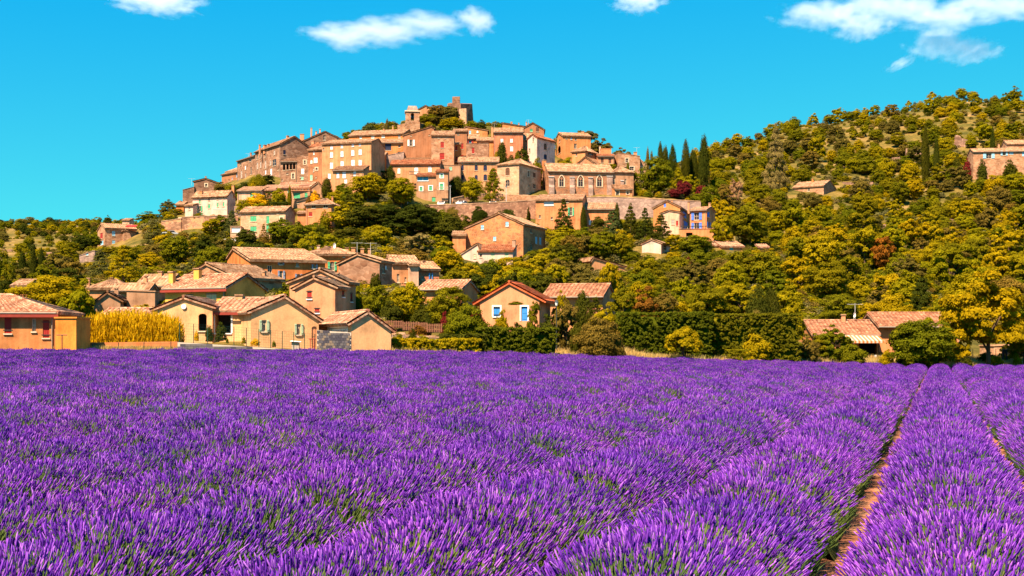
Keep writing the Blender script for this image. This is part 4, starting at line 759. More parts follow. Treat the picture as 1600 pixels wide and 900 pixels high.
# ------------------------------------------------------------------ stone retaining walls
def wall_run(label, pts, m, thick=0.9, name='stone_wall', cap=True):
    """pts = [(px, row of the top, row of the foot, distance)]"""
    a = ray(pts[0][0], pts[0][2], pts[0][3]); r = tag(empty(name, tuple(a)), label, 'wall', kind='thing'); mb = MB(); cb = MB()
    for (p0, t0, b0, d0), (p1, t1, b1, d1) in zip(pts[:-1], pts[1:]):
        n = max(1, int(abs(p1-p0)/9))
        for k in range(n):
            f0, f1 = k/n, (k+1)/n
            A, B = ray(p0+(p1-p0)*f0, t0+(t1-t0)*f0, d0+(d1-d0)*f0), ray(p0+(p1-p0)*f1, t0+(t1-t0)*f1, d0+(d1-d0)*f1)
            q = (B-A); q.z = 0; q = Vector((-q.y, q.x, 0)).normalized()*thick
            za, zb = ray(0, b0+(b1-b0)*f0, d0+(d1-d0)*f0).z-1.5, ray(0, b0+(b1-b0)*f1, d0+(d1-d0)*f1).z-1.5
            batter = -Vector((q.x, q.y, 0))*0.35
            V = [Vector((A.x, A.y, za))+batter, Vector((B.x, B.y, zb))+batter, B, A]; Bk = [Vector((A.x, A.y, za))+q, Vector((B.x, B.y, zb))+q, B+q, A+q]
            V = [v-a for v in V]; Bk = [v-a for v in Bk]
            mb.quad(*V); mb.quad(*Bk[::-1]); mb.quad(V[3], V[2], Bk[2], Bk[3])
            if k == 0: mb.quad(V[0], V[3], Bk[3], Bk[0])
            mb.quad(V[1], V[2], Bk[2], Bk[1])
            if cap:
                jt = random.uniform(0.05, 0.16); up = Vector((0, 0, jt))
                cb.obox(V[3]-q*0.08+Vector((0, 0, 0.003)), (V[2]-V[3])*0.97, q*1.16, up+Vector((0, 0, 0.08)))
    mb.build('masonry', m, r)
    if cap: tag(cb.build('coping_stones', W['pstone'], r), kind='stuff')
    X = [p[0] for p in pts]; BOX.append((min(X), max(X), min(p[1] for p in pts), max(p[2] for p in pts)-6, pts[0][3]-1))
    return r
wall_run('tall brown retaining wall with dark creepers under the village road', [(655,321,349,302.5), (700,320,354,302.5), (760,317.5,358,303), (840,313,356,306)], W['wstone'])
wall_run('long grey terrace wall below the church and garden', [(905,308.5,352,312), (960,308,352,312.5), (1030,311.5,350,312.5), (1095,315,346,313)], W['gstone'])
wall_run('sloping stone ramp wall climbing beside the parked cars', [(708,310.5,321,312), (726,306.5,319,315), (760,303,318,318), (845,307,314,315)], W['stone'], 0.5)
wall_run('crumbling retaining wall with orange patches on the left slope', [(252,346.5,368,290.5), (283,342,368,291), (284,340,368,291.2), (330,338,364,292), (372,336.5,356,294)], stone('patched_wall', [(0.30,0.19,0.13),(0.42,0.28,0.19),(0.24,0.15,0.10),(0.48,0.35,0.24)], 1.6, (0.22,0.15,0.1), 0.06, (0.50,0.25,0.13)))
wall_run('short stone garden wall right of the long white house', [(366,324,336,296), (405,323.5,337,296)], W['gstone'], 0.5)
wall_run('small stepped garden wall under the picket fence', [(612,523,534,109), (633,523,535,109), (634,527,537,109), (690,528,541,110)], W['gstone'], 0.3)
wall_run('low orange brown garden wall in front of the golden hedge', [(119,535.5,552,99.4), (277,533.5,552,99.4)], W['rust'], 0.25, cap=False)

# the block walls are laid block by block
def block_wall(label, pts, d, rows_, cols_, cs, nm='block_wall'):
    (p0, t0, b0), (p1, t1, b1) = pts; A, B = ray(p0, b0, d), ray(p1, b1, d); zb = min(A.z, B.z)-0.4
    r = tag(empty(nm, (A.x, A.y, zb)), label, 'wall', kind='thing'); ln = (B-A).x; za, zc = zrow(t0, d)-zb, zrow(t1, d)-zb
    m = MB(); m.poly([(0, .06, 0), (ln, .06, 0), (ln, .06, zc-.03), (0, .06, za-.03)]); m.poly([(0, .28, 0), (0, .28, za-.03), (ln, .28, zc-.03), (ln, .28, 0)])
    m.quad((0, .06, za-.03), (ln, .06, zc-.03), (ln, .28, zc-.03), (0, .28, za-.03)); m.quad((0, .06, 0), (0, .06, za-.03), (0, .28, za-.03), (0, .28, 0)); m.build('mortar', P['concrete'], r)
    me_cache = []; bw, bh = ln/cols_, 0.20
    for i, c in enumerate(cs):
        q = MB(); q.box(0.008, 0, 0.008, bw-0.008, 0.062, bh-0.008); me = bpy.data.meshes.new('block'); me.from_pydata(q.v, [], q.f); me.materials.append(c); me_cache.append(me)
    for j in range(rows_):
        for i in range(cols_):
            x = (i+(0.5 if j % 2 else 0))*bw
            if x+bw > ln+0.01 or (j+1)*bh > za+(zc-za)*(x/ln): continue
            o = bpy.data.objects.new('block', random.choice(me_cache)); o.location = (x, random.uniform(-0.012, 0.0), j*bh); link(o, r)
    return r
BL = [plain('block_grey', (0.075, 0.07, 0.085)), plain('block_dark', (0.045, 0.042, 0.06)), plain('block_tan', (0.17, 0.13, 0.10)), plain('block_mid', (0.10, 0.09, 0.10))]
block_wall('grey concrete block wall standing beside the cream garage', [(495, 515, 552), (548.5, 519, 552)], 97.2, 14, 11, BL)
lowb = block_wall('long low grey block wall under the wire fence', [(277, 534, 552), (494, 548, 553)], 98.2, 8, 26, BL[:2]+BL[3:])
BOX.append((240, 612, 500, 552, 99))

def plaque():
    p = ray(287, 479, 106.9)-Vector(bung.location); m = MB(); m.tube(p+Vector((0, .1, 0)), p+Vector((0, -.02, 0)), .22, .22, 14); m.build('plaque', P['white'], bung)
plaque()
# ------------------------------------------------------------------ vegetation: crowns of leaf clumps
LM = {
 'Y': leafmat('leaf_yellow_green', (0.075, 0.075, 0.003), (0.33, 0.260, 0.006), 0.45, (0.48, 0.36, 0.010)),
 'G': leafmat('leaf_green', (0.040, 0.050, 0.003), (0.170, 0.158, 0.006), 0.40, (0.33, 0.28, 0.009)),
 'K': leafmat('leaf_dark_green', (0.018, 0.025, 0.003), (0.055, 0.060, 0.007), 0.28, (0.14, 0.13, 0.010)),
 'O': leafmat('leaf_oak_brown', (0.055, 0.042, 0.007), (0.16, 0.118, 0.022), 0.34, (0.27, 0.20, 0.03)),
 'E': leafmat('leaf_olive_grey', (0.078, 0.072, 0.0250), (0.195, 0.162, 0.0600), 0.25),
 'R': leafmat('leaf_dark_red', (0.04, 0.005, 0.007), (0.14, 0.018, 0.02), 0.25),
 'N': leafmat('leaf_rust', (0.07, 0.026, 0.005), (0.21, 0.09, 0.013), 0.3),
 'B': leafmat('leaf_conifer', (0.029, 0.041, 0.0120), (0.098, 0.102, 0.0260), 0.2, (0.156, 0.144, 0.0300)),
 'D': leafmat('leaf_golden', (0.42, 0.19, 0.004), (0.80, 0.46, 0.010), 0.45, (0.88, 0.60, 0.03)),
 'H': leafmat('leaf_hedge', (0.022, 0.031, 0.003), (0.095, 0.098, 0.006), 0.28, (0.25, 0.225, 0.010)),
 'P': leafmat('leaf_bare_pinkish', (0.169, 0.090, 0.0450), (0.286, 0.168, 0.0850), 0.25),
}
BARK = plain('bark', (0.085, 0.052, 0.033), 0.95, 0.35)
def rnd_dirs(n):
    v = RNG.normal(size=(n, 3)); return v/np.linalg.norm(v, axis=1)[:, None]
def leaves(Pt, Nm, size, up=0.0):
    """rhombic leaf sprays at points Pt facing about Nm"""
    n = len(Pt); Nn = Nm+RNG.normal(size=(n, 3))*0.55; Nn[:, 2] += up; Nn /= np.linalg.norm(Nn, axis=1)[:, None]
    t = np.cross(Nn, RNG.normal(size=(n, 3))); t /= np.linalg.norm(t, axis=1)[:, None]; b = np.cross(Nn, t)
    s = (size*RNG.uniform(0.55, 1.45, n))[:, None]
    V = np.stack([Pt-t*s, Pt-b*s*0.62+Nn*s*0.15, Pt+t*s, Pt+b*s*0.62+Nn*s*0.15], 1).reshape(-1, 3)
    return V, np.arange(n*4).reshape(n, 4)
def clumps(C, Rr, per, leaf, squash=0.85):
    k = len(C); cnt = np.maximum((per*(Rr/Rr.mean())**2).astype(int), 8); idx = np.repeat(np.arange(k), cnt); n = len(idx)
    d = rnd_dirs(n); d[:, 2] = np.where(d[:, 2] < -0.3, -d[:, 2]*0.7, d[:, 2]); rr = Rr[idx]*RNG.uniform(0.5, 1.12, n)**0.6
    Pt = C[idx]+d*rr[:, None]*np.array([1, 1, squash]); return Pt, d
def crown(kind, leafsize, nleaf):
    if kind == 'round':
        k = 105; d = rnd_dirs(k); d[:, 2] = d[:, 2]*1.05+.05; C = d*np.array([.37, .37, .39])*RNG.uniform(0.78, 1.08, k)[:, None]+np.array([0, 0, .50]); Rr = RNG.uniform(.055, .125, k)
        C = np.vstack([C, rnd_dirs(16)*.2+np.array([0, 0, .46])]); Rr = np.append(Rr, np.full(16, .19))
    elif kind == 'loose':
        k = 85; d = rnd_dirs(k); C = d*np.array([.41, .41, .42])*RNG.uniform(0.45, 1.05, k)[:, None]+np.array([0, 0, .52]); C[:, 0] += RNG.normal(0, .05); Rr = RNG.uniform(.04, .115, k)
        C[:, 2] += (np.abs(C[:, 0])+np.abs(C[:, 1]))*-0.12
    elif kind == 'bush':
        k = 95; d = rnd_dirs(k); d[:, 2] = np.abs(d[:, 2]); C = d*np.array([.37, .37, .78])*RNG.uniform(0.7, 1.05, k)[:, None]+np.array([0, 0, .06]); Rr = RNG.uniform(.06, .13, k)
        C = np.vstack([C, np.stack([RNG.uniform(-.22, .22, 16), RNG.uniform(-.22, .22, 16), RNG.uniform(.1, .6, 16)], 1)]); Rr = np.append(Rr, np.full(16, .2))
    elif kind == 'cypress':
        k = 70; z = RNG.uniform(0.02, .97, k); pr = np.interp(z, [0, .08, .35, .7, .9, 1], [.22, .36, .44, .30, .14, .03]); a = RNG.uniform(0, 6.28, k)
        C = np.stack([np.cos(a)*pr*.75, np.sin(a)*pr*.75, z], 1); Rr = .08+pr*.42
    elif kind == 'pine':
        k = 190; z = RNG.uniform(0.04, .97, k)**1.0; z = np.round(z*11)/11+RNG.normal(0, .012, k); pr = np.interp(z, [0, .12, .4, .75, 1], [.38, .48, .36, .18, .03]); a = RNG.uniform(0, 6.28, k); q = RNG.uniform(.25, 1, k)**.6
        C = np.stack([np.cos(a)*pr*q, np.sin(a)*pr*q, z-pr*q*.12], 1); Rr = RNG.uniform(.05, .105, k)*(1.15-z*.5)
    elif kind == 'box':
        k = 200; C = np.stack([RNG.uniform(-.46, .46, k), RNG.uniform(-.42, .42, k), RNG.uniform(.05, .93, k)], 1); f = RNG.integers(0, 4, k)
        C[f == 0, 1] = -.42; C[f == 1, 2] = .93; C[f == 2, 1] = .42; Rr = RNG.uniform(.05, .085, k)
    elif kind == 'umbrella':
        k = 50; a = RNG.uniform(0, 6.28, k); q = RNG.uniform(0, 1, k)**.5; C = np.stack([np.cos(a)*q*.42, np.sin(a)*q*.42, .78-q*q*.38+RNG.normal(0, .05, k)], 1); Rr = RNG.uniform(.07, .12, k)
    per = nleaf/len(C); Pt, d = clumps(C, Rr, per, leafsize, 0.8 if kind != 'cypress' else 1.5)
    if kind in ('bush', 'box'): Pt[:, 2] = np.maximum(Pt[:, 2], 0.0)
    cen = Pt-np.array([0, 0, .45]); cen /= np.maximum(np.linalg.norm(cen, axis=1)[:, None], 1e-6)
    return leaves(Pt, d*0.8+cen*0.7, leafsize, 0.15)
CROWN = {}
def crown_mesh(kind, lod, i):
    k = (kind, lod, i)
    if k not in CROWN:
        ls, n = {0: (0.0155, 21000), 1: (0.023, 9000), 2: (0.033, 3600)}[lod]
        if kind == 'cypress': ls *= 0.95; n = int(n*1.3)
        if kind == 'pine': ls *= 0.8
        if kind == 'box': ls *= 0.75; n = int(n*1.6)
        V, Q = crown(kind, ls, n); CROWN[k] = npmesh('crown', V, Q, LM['G'])
    return CROWN[k]
def trunk_mesh(kind):
    k = ('trunk', kind)
    if k not in CROWN:
        m = MB(); top = 0.75 if kind in ('cypress', 'pine') else 0.5
        m.tube((0, 0, -0.06), (0.01, 0, top*0.5), 0.045, 0.033, 7, False); m.tube((0.01, 0, top*0.5), (0, 0.01, top), 0.033, 0.018, 7, False)
        if kind not in ('cypress', 'pine'):
            for i in range(6):
                a = i*1.05+0.3; h = 0.2+0.05*i; m.tube((0.005, 0, h), (math.cos(a)*.27, math.sin(a)*.27, h+.24), 0.019, 0.006, 5, False)
        else:
            for i in range(8): a = i*2.4; h = 0.12+0.08*i; m.tube((0, 0, h), (math.cos(a)*.2, math.sin(a)*.2, h-.02), 0.010, 0.004, 4, False)
        me = bpy.data.meshes.new('trunk'); me.from_pydata(m.v, [], m.f); me.materials.append(BARK); CROWN[k] = me
    return CROWN[k]
NT = [0]
CATN = {'cypress': ('cypress_tree', 'cypress'), 'pine': ('conifer_tree', 'conifer'), 'bush': ('bush', 'bush'), 'box': ('hedge', 'hedge')}
def plant(px, yt, yb, wpx, kind, mt, label, D=None, group=None, depth=None, parts=True, var=None, name=None, lean=0.0, cat=None):
    D = gd(px, yb) if D is None else D
    x = (px-800)/F*D; zg = g1(x, D); h = max(zrow(yt, D)-zg, 0.5); w = wpx*D/F*(1.3 if kind == 'cypress' else 1); NT[0] += 1
    size_px = max((yb-yt), wpx); lod = 0 if size_px > 75 else 1 if size_px > 26 else 2
    nm, ct = CATN.get(kind, ('tree', 'tree')); nm = name or nm; cat = cat or ct
    rz = 0.0 if kind == 'box' else random.uniform(0, 6.28); me = crown_mesh(kind, lod, NT[0] % 4 if var is None else var)
    sc = (w*1.06, (depth or w*random.uniform(.9, 1.1)), h*1.02)
    def mk(n, mesh, mat):
        o = bpy.data.objects.new(n, mesh); o.material_slots[0].link = 'OBJECT'; o.material_slots[0].material = mat; return o
    if parts and kind not in ('bush', 'box'):
        r = tag(empty(nm, (x, D, zg), rz), label, cat, group); r.scale = sc; r.rotation_euler.y = lean
        link(mk('crown', me, LM[mt]), r); tk = link(mk('trunk', trunk_mesh(kind), BARK), r); tk.scale = (.6, .6, 1)
    else:
        r = tag(link(mk(nm, me, LM[mt])), label, cat, group); r.location = (x, D, zg-0.05); r.rotation_euler.z = rz; r.scale = sc
    return r
TREES = [
 # left side
 (72,427,492,135,'round','Y','largest bright yellow green tree behind the red shuttered house',128), (122,433,490,64,'loose','Y','yellow green tree joined to the right of the largest one',126),
 (2,395,450,50,'loose','G','tree cut by the left edge above the tiny pinkish cottage',170), (5,432,475,44,'bush','K','dark bush at the left edge under the tree',140),
 (35,398,438,11,'cypress','K','leftmost and broadest of the three cypresses at the left',205), (52.5,394,425,9,'cypress','K','middle cypress of the three at the left',212), (65,393,424,8,'cypress','K','rightmost cypress of the three at the left',212),
 (104,384,428,42,'round','G','round green tree right of the three left cypresses',215), (82,402,425,26,'loose','O','brownish tree between the cypresses and the round green tree',225), (25,400,430,40,'loose','Y','yellowish tree behind the broad left cypress',230),
 (126,367,396,38,'round','K','dark tree just left of the hillside house with sky blue shutters',300), (145,366,392,30,'round','G','green tree touching the left wall of the hillside house',303), (110,374,398,34,'loose','G','loose green tree on the slope left of the hillside house',290),
 (156,392,452,44,'pine','B','feathery conifer under the stone shelter',190), (240,345,440,40,'pine','B','tallest feathery conifer on the left slope',262), (205,388,430,50,'round','K','dark round tree beneath the hillside house',255), (180,384,430,40,'loose','G','loose green tree beneath the blue shutters',268),
 (262,382,440,56,'pine','B','broad conifer right of the tallest feathery one',240), (222,395,445,52,'loose','O','brown green tree between the two conifers',230), (292,375,435,44,'loose','G','loose tree below the patched retaining wall',262), (300,404,444,30,'pine','B','small pale conifer above the old roofs',200),
 (285,363,390,24,'bush','Y','yellow bush at the foot of the patched wall',284), (247,347,378,30,'loose','Y','yellow tree against the left end of the patched wall',287), (320,372,430,50,'round','K','dark tree left of the awning below the pale stone house',255), (197,348,362,30,'loose','Y','light tree peeping above the hillside house roof',330),
 (232,329,352,44,'loose','G','tree on the left skyline below the village',322), (262,311,345,34,'loose','O','brownish tree on the skyline beside the small orange cottage',332), (262,330,345,20,'round','Y','small yellow tree in front of the brownish skyline tree',318), (277,326,345,26,'round','G','round tree at the left foot of the dark gabled house',316),
 (312,331,341,34,'bush','G','low bush along the top of the patched wall',294), (334,334,341,24,'bush','Y','yellow bush on the patched wall by the green door',294),
 (345,282,305,30,'bush','O','brownish bush beneath the low end facade',332), (362,282,305,32,'bush','G','green bush below the brown end house',330), (384,282,303,34,'bush','K','dark bush below the second facade',328), (404,275,303,22,'cypress','G','upright green tree before the tall dark facade',326), (418,270,300,30,'loose','K','dark loose tree before the tall dark facade',327), (396,281,300,20,'bush','Y','yellowish bush before the second facade',324),
 (402,299,318,44,'bush','D','golden shrub right of the green barn door',300), (421,300,316,12,'box','K','small clipped dark cube beside the golden shrub',299), (436,295,320,28,'round','Y','small yellow tree left of the terrace house',296), (452.5,294,312,5,'cypress','G','slim green cypress at the terrace house corner',294.5), (492,297,318,26,'bush','D','golden shrub right of the terrace house',293), (482,305,318,16,'bush','N','orange shrub at the foot of the terrace house',292), (406,314,328,46,'bush','Y','yellow shrubs along the terrace over the pale stone house',284), (380,305,322,30,'bush','Y','yellow shrub below the green barn door',297), (437,316,330,30,'box','K','dark clipped hedge left of the terrace house',288),
 (510.5,280,306,13,'cypress','K','plump dark cypress at the foot of the tall tan block',303), (536,287,310,30,'round','G','green tree before the pale lean-to house',302), (520,300,312,24,'bush','K','dark shrub left of the big plane tree',300),
 (574,270,322,64,'round','Y','larger of the two round plane trees by the village road',301), (627,277,320,54,'round','Y','smaller round plane tree next to the lamp post',302), (597.5,267,290,11,'box','K','clipped dark square cypress under the orange cottage',318), (610,262,288,12,'cypress','K','dark upright cypress under the white arched shutters',317),
 (540,312,372,70,'loose','Y','yellow fringed tree right of the hipped peach house',266), (508,326,352,26,'bush','G','bush under the hipped peach house',268), (570,322,380,74,'round','K','dark tree in the thicket below the plane trees',262), (612,318,384,80,'round','K','deep dark tree in the middle of the thicket',266), (655,318,384,84,'round','K','deep dark tree below the grey road house',264), (700,328,384,70,'bush','K','dark clipped mass at the right of the thicket',262), (727,332,375,40,'bush','K','dark bush left of the orange gable',262), (675,318,340,70,'bush','G','low green bushes along the road edge',290), (610,340,392,50,'loose','K','shaded tree at the foot of the thicket',250), (545,352,392,60,'bush','K','shaded bush below the yellow fringed tree',248),
 (590,352,392,52,'round','Y','bright yellow tree in front of the dark thicket',236), (655,361,415,60,'loose','E','grey green tree above the row houses',222), (690,366,412,40,'loose','Y','yellow green tree left of the white cottage',236), (640,392,412,50,'bush','G','low bushes behind the row house roofs',212), (700,390,440,66,'round','Y','wide yellow green tree in front of the white cottage',190), (672,405,436,40,'loose','G','green tree right of the end row house',195),
 (347,362,395,36,'pine','B','small conifer left of the pale stone house annex',270), (345,335,366,40,'loose','G','tree hanging over the right end of the patched wall',286), (362,328,362,28,'pine','B','upright conifer before the short garden wall',284), (330,340,378,34,'loose','Y','yellow tree before the patched wall',280), (412,352,396,20,'pine','O','rusty conifer in front of the wide green shutters',258), (385,358,392,44,'round','K','dark tree below the pale stone house',255), (440,343,402,56,'round','G','big green tree hiding the pale stone house corner',256), (472,346,400,56,'loose','G','loose tree right of the big green tree',252), (500,352,400,50,'bush','K','dark shrubs right of the loose tree',240), (380,378,402,50,'bush','Y','yellow bushes above the orange house roof',235), (430,385,405,60,'bush','G','green bushes above the orange house roof',228), (505,380,402,44,'bush','Y','light bushes above the hipped orange house',226), (560,372,400,60,'bush','K','dark hedge above the hipped orange house',232),
 # village
 (738.5,277,314,36,'round','Y','round lime tree on the road terrace',310), (770.5,262,308,36,'pine','G','layered green cedar in front of the navy windows',318), (713,278,306,18,'cypress','K','dark conifer between the grey road house and the lime tree',319), (706,283,306,14,'cypress','K','second dark conifer right of the grey road house',318.5),
 (783.5,225,249,13,'cypress','K','dark cypress in front of the rose pink house',338), (776,235,248,14,'bush','Y','yellow shrub left of the cypress at the rose pink house',338), (808,240,253,8,'cypress','G','tiny green cone tree above the corner house roof',336), (816,230,253,22,'round','K','dark tree between the rose pink and the whitewashed house',337), (798,240,250,24,'bush','K','low dark shrubs under the rose pink house',337.5), (839,243,262,22,'bush','G','green bush under the whitewashed house',334), (861,246,258,22,'bush','G','green shrub behind the church ridge',345), (888,241,258,34,'bush','Y','golden green shrub behind the church ridge',344), (946,257,262,30,'box','G','clipped low hedge behind the apse',346), (981,257,267,6,'cypress','G','small dark cone tree at the brown stone house',347), (992,265,306,16,'loose','Y','yellow green tree at the apse corner',334),
 (686,163,206,44,'round','O','biggest dark tree under the castle keep',386), (704,166,200,40,'round','O','dark tree against the keep wall',384), (668,178,206,34,'round','G','green tree right of the bell tower',380), (684,182,205,30,'loose','O','brownish tree in the middle of the castle grove',378), (706,184,206,46,'round','Y','lightest tree of the castle grove',374), (736,186,204,34,'bush','G','ivy bush at the right foot of the keep',380), (753,185,204,18,'bush','K','dark ivy clad wall end right of the keep',379), (741,189,202,20,'bush','K','dark ivy between the keep and the wall end',381),
 (605,187,207,4,'cypress','O','thin brown cypress left of the bell tower',372), (577,194.5,210,30,'round','B','blue green tree above the long orange ridge house',368), (557,203,211,18,'bush','N','yellowing bush on the ridge roof line',366), (910,201,240,56,'loose','O','large loose tree behind the curved ochre house',378), (936,212,240,44,'loose','O','lower loose tree right of the large one',374), (971,230,255,40,'loose','O','sparse tree above the brown stone house',366), (873,206,222,18,'loose','E','thin wispy tree above the whitewashed house',372),
 # right of the church
 (1025,246,308,62,'round','G','big dense round tree at the right end of the church',331), (1068,282,312,30,'round','R','larger dark red tree right of the big dense tree',326), (1052,292,310,30,'bush','R','low red shrub at the foot of the big dense tree',324), (1095,288,314,22,'round','R','smaller dark red tree further right',328), (1075,272,300,44,'loose','Y','yellow tree between the red trees',340), (1090,300,314,40,'bush','G','green shrub between the two red trees',325), (1058,262,292,26,'loose','Y','light tree behind the big dense tree',352),
 (1031.5,229,268,9,'cypress','K','first dark cypress right of the village',362), (1039,234,270,10,'cypress','K','second dark cypress right of the village',366), (1051,233,280,11,'cypress','K','third dark cypress right of the village',364), (1071.5,226,280,11,'cypress','K','tall slim cypress in the middle of the row',366), (1083,240,282,14,'cypress','K','broad dark cypress right of the tall slim one',370), (1099.5,219.5,284,13,'cypress','K','tallest cypress at the right end of the row',366), (1012,234,256,5,'cypress','O','little brown cypress behind the village end',372), (1018,239,256,5,'cypress','O','little second cypress behind the village end',374),
 (1108,290,332,40,'round','G','round tree above the blue shuttered house',318), (1149,276,322,28,'loose','P','bare pinkish grey tree on the slope',330), (1212,198,296,44,'pine','E','tall dead looking cedar on the right slope',400), (1446,204,250,9,'cypress','K','lone cypress high on the right hillside',425), (1463,221,242,7,'cypress','K','small second cypress high on the right hillside',430), (1551,206,222,6,'cypress','K','tiny cypress above the stone villa',470), (1535,247,262,20,'bush','K','dark bush before the villa shutters',418), (1578,247,264,26,'bush','K','dark round bush in front of the villa',417), (1495,238,248,18,'bush','K','dark low bush left of the villa',422), (1511,244,252,16,'bush','R','red flowering bush at the villa corner',421),
 (880.5,314,358,34,'pine','K','dark conifer in front of the peach house',281), (911.5,326,362,8,'cypress','K','thin cypress at the corner of the peach house',283), (957,328,385,46,'pine','B','large conifer left of the dark conifer row',268), (985,321,376,34,'pine','K','first dark conifer of the row below the terrace wall',272), (1008,328,376,38,'pine','K','second dark conifer of the row',271), (1033,335,378,40,'pine','K','last dark conifer of the row beside the blue shuttered house',270), (935,336,360,30,'bush','K','dark climbing plant on the mottled tile house',287), (964,322,345,9,'cypress','K','dark spike of cypress beside the mottled roof',286),
 (1172,322,376,80,'round','G','large dense tree right of the blue shuttered house',272), (1130,330,372,40,'loose','Y','yellow tree beside the blue shuttered house',268), (1085,367,396,60,'round','G','dark green tree below the blue shuttered house',250), (1055,365,392,36,'loose','Y','light tree below the blue terrace',252), (1075,400,418,20,'bush','R','small red bush in the scrub',215),
 (862,385,402,20,'bush','K','dark dome shrub at the right foot of the orange gable',246), (850,395,440,60,'loose','Y','yellow green tree right of the white cottage',205), (800,400,446,80,'round','Y','broad yellow green tree below the white cottage',190), (765,405,446,50,'round','G','round tree left below the white cottage',186), (880,352,385,60,'loose','Y','light trees under the peach house',262), (735,412,442,50,'round','Y','round yellow tree above the bare gable cottage',180),
 # front garden belt
 (727,465,536,90,'bush','G','big round dark bodied tree left of the blue door house',106.5), (702,447,508,76,'round','G','round tree behind and left of the big round tree',115), (745,474,498,40,'bush','R','crimson bush half hidden by the big round tree',113), (695,482,512,18,'bush','R','crimson shrub at the left edge of the big round tree',112),
 (588,446,505,60,'round','G','green tree right of the pink house',122), (636,440,506,66,'round','Y','yellow green tree above the picket fence',121), (663,470,508,50,'bush','K','dark bush behind the picket fence',119), (610,465,506,46,'bush','K','dark bush above the garage roof',119), (587,415,450,22,'bush','K','climber covered dark bush on the rough gable',150), (560,440,470,30,'bush','G','bush at the right side of the pink house',124), (655,500,514,44,'bush','N','orange yellow shrub behind the pickets',111), (668,485,514,16,'bush','K','dark shrub by the pickets',111.5),
 (622,513,540,22,'bush','G','green garden shrub right of the garage',104), (645,508,542,20,'bush','K','dark narrow shrub before the stepped wall',105), (662,518,540,36,'bush','Y','yellowish shrub before the stepped wall',104.5),
 (785,479,512,28,'bush','Y','yellow topped bush under the blue shutter',112), (775,497,514,40,'bush','K','dark shrub left under the blue shutter',110), (808,498,516,36,'bush','K','dark shrub before the blue door',110), (832,470,505,22,'loose','G','vine climbing beside the blue door',115.5), (855,485,520,40,'bush','K','dark bushes at the right corner of the blue door house',111),
 (885,465,535,54,'loose','O','reddish brown tree right of the blue door house',112), (905,480,545,40,'bush','K','dark shrub behind the lamp post',110), (877,452,480,30,'loose','Y','tree poking over the blue door house corner',122), (930,463,483,44,'pine','K','dark conifers before the farm building wall',126), (910,462,478,24,'cypress','K','thin dark cypress before the farm building wall',127), (945,470,500,50,'loose','Y','yellow green tree at the end of the farm building',120), (975,440,500,60,'loose','G','green tree right of the farm building',130), (955,400,450,50,'loose','Y','yellow tree behind the farm building',165), (900,405,446,66,'loose','O','olive brown tree behind the farm building',180), (1005,445,500,60,'loose','N','rust tinged tree behind the tall hedge',136), (1040,450,500,60,'loose','O','reddish olive tree behind the tall hedge',138),
 (936,487,554,86,'bush','O','big rounded brown green bush at the field edge',108), (960,500,552,40,'bush','O','smaller brown bush joined to the big rounded one',109.5), (973,538,551,14,'bush','R','small fiery red plant by the field edge',110),
 (1068,504,552,72,'umbrella','Y','small spreading fig tree with a visible trunk',111.5), (1180,517,566,60,'bush','Y','clipped round bush at the field edge',115.5), (1152,545,563,34,'box','G','low clipped box hedge left of the round bush',112.5), (1185,482,540,56,'loose','O','brown green bush over the end of the tall hedge',121), (1185,455,500,30,'cypress','K','dark ivy clad cone behind the hedge end',130), (1205,460,505,26,'cypress','K','second dark ivy cone behind the hedge end',131), (1240,470,512,44,'loose','Y','yellow tree right of the ivy cones',133), (1225,497,545,50,'loose','K','dark green tree beyond the round bush',124), (1100,440,495,90,'loose','G','wide olive tree behind the tall hedge',142), (1160,432,495,100,'loose','Y','wide bright yellow tree behind the tall hedge',150), (1070,430,480,60,'loose','Y','bright yellow tree above the rust tree',158),
 (1262,520,566,40,'loose','O','thin brownish sapling by the right bungalow',119), (1302,506,562,66,'loose','G','leafy tree in front of the awning bungalow',121), (1332,534,566,54,'bush','G','round green bush before the bungalow terrace',120), (1280,518,566,56,'loose','G','second leafy tree before the awning bungalow',121.5), (1460,494,560,70,'loose','Y','pale leafy branches over the right bungalow roof edge',122), (1385,540,566,30,'bush','Y','small yellowish shrub beneath the awning end',121),
 (1442,498,566,112,'round','G','large dark tree in front of the right bungalow wing',119), (1415,505,552,60,'loose','G','leafy branchy tree touching the awning',120), (1545,418,568,140,'loose','Y','huge bright plane tree at the right edge',124), (1490,482,540,56,'loose','Y','leafy arm of the plane tree over the roof',125), (1600,470,570,60,'loose','Y','plane foliage cut by the right edge',126), (1585,505,560,50,'loose','G','shaded foliage at the right edge',129), (1510,548,566,22,'bush','K','dark shrub under the plane tree',123), (1540,545,568,40,'bush','K','dark hedge bush behind the blue crate',127),
 (1440,432,500,56,'pine','K','dark conifer above the right bungalow roof',165), (1380,370,432,46,'round','N','rusty brown tree in the right scrub',245), (1375,440,500,60,'loose','O','brown tinged tree behind the bungalow chimney',160), (1310,460,505,80,'round','G','dense green tree behind the awning bungalow',150), (1400,470,502,60,'loose','Y','yellow tree over the bungalow ridge',150),
]
for k, t in enumerate(TREES): plant(*t[:7], D=t[7], var=k % 4)
for q in ((668, 331, 34), (705, 334, 40), (748, 332, 36), (790, 333, 46), (826, 330, 30)): plant(q[0], 319.5, q[1], q[2], 'bush', 'O' if q[0] % 2 else 'K', {668: 'leftmost', 705: 'second', 748: 'middle', 790: 'broad', 826: 'rightmost'}[q[0]]+' dark creeper hanging on the brown retaining wall', D=301.6, depth=1.2)
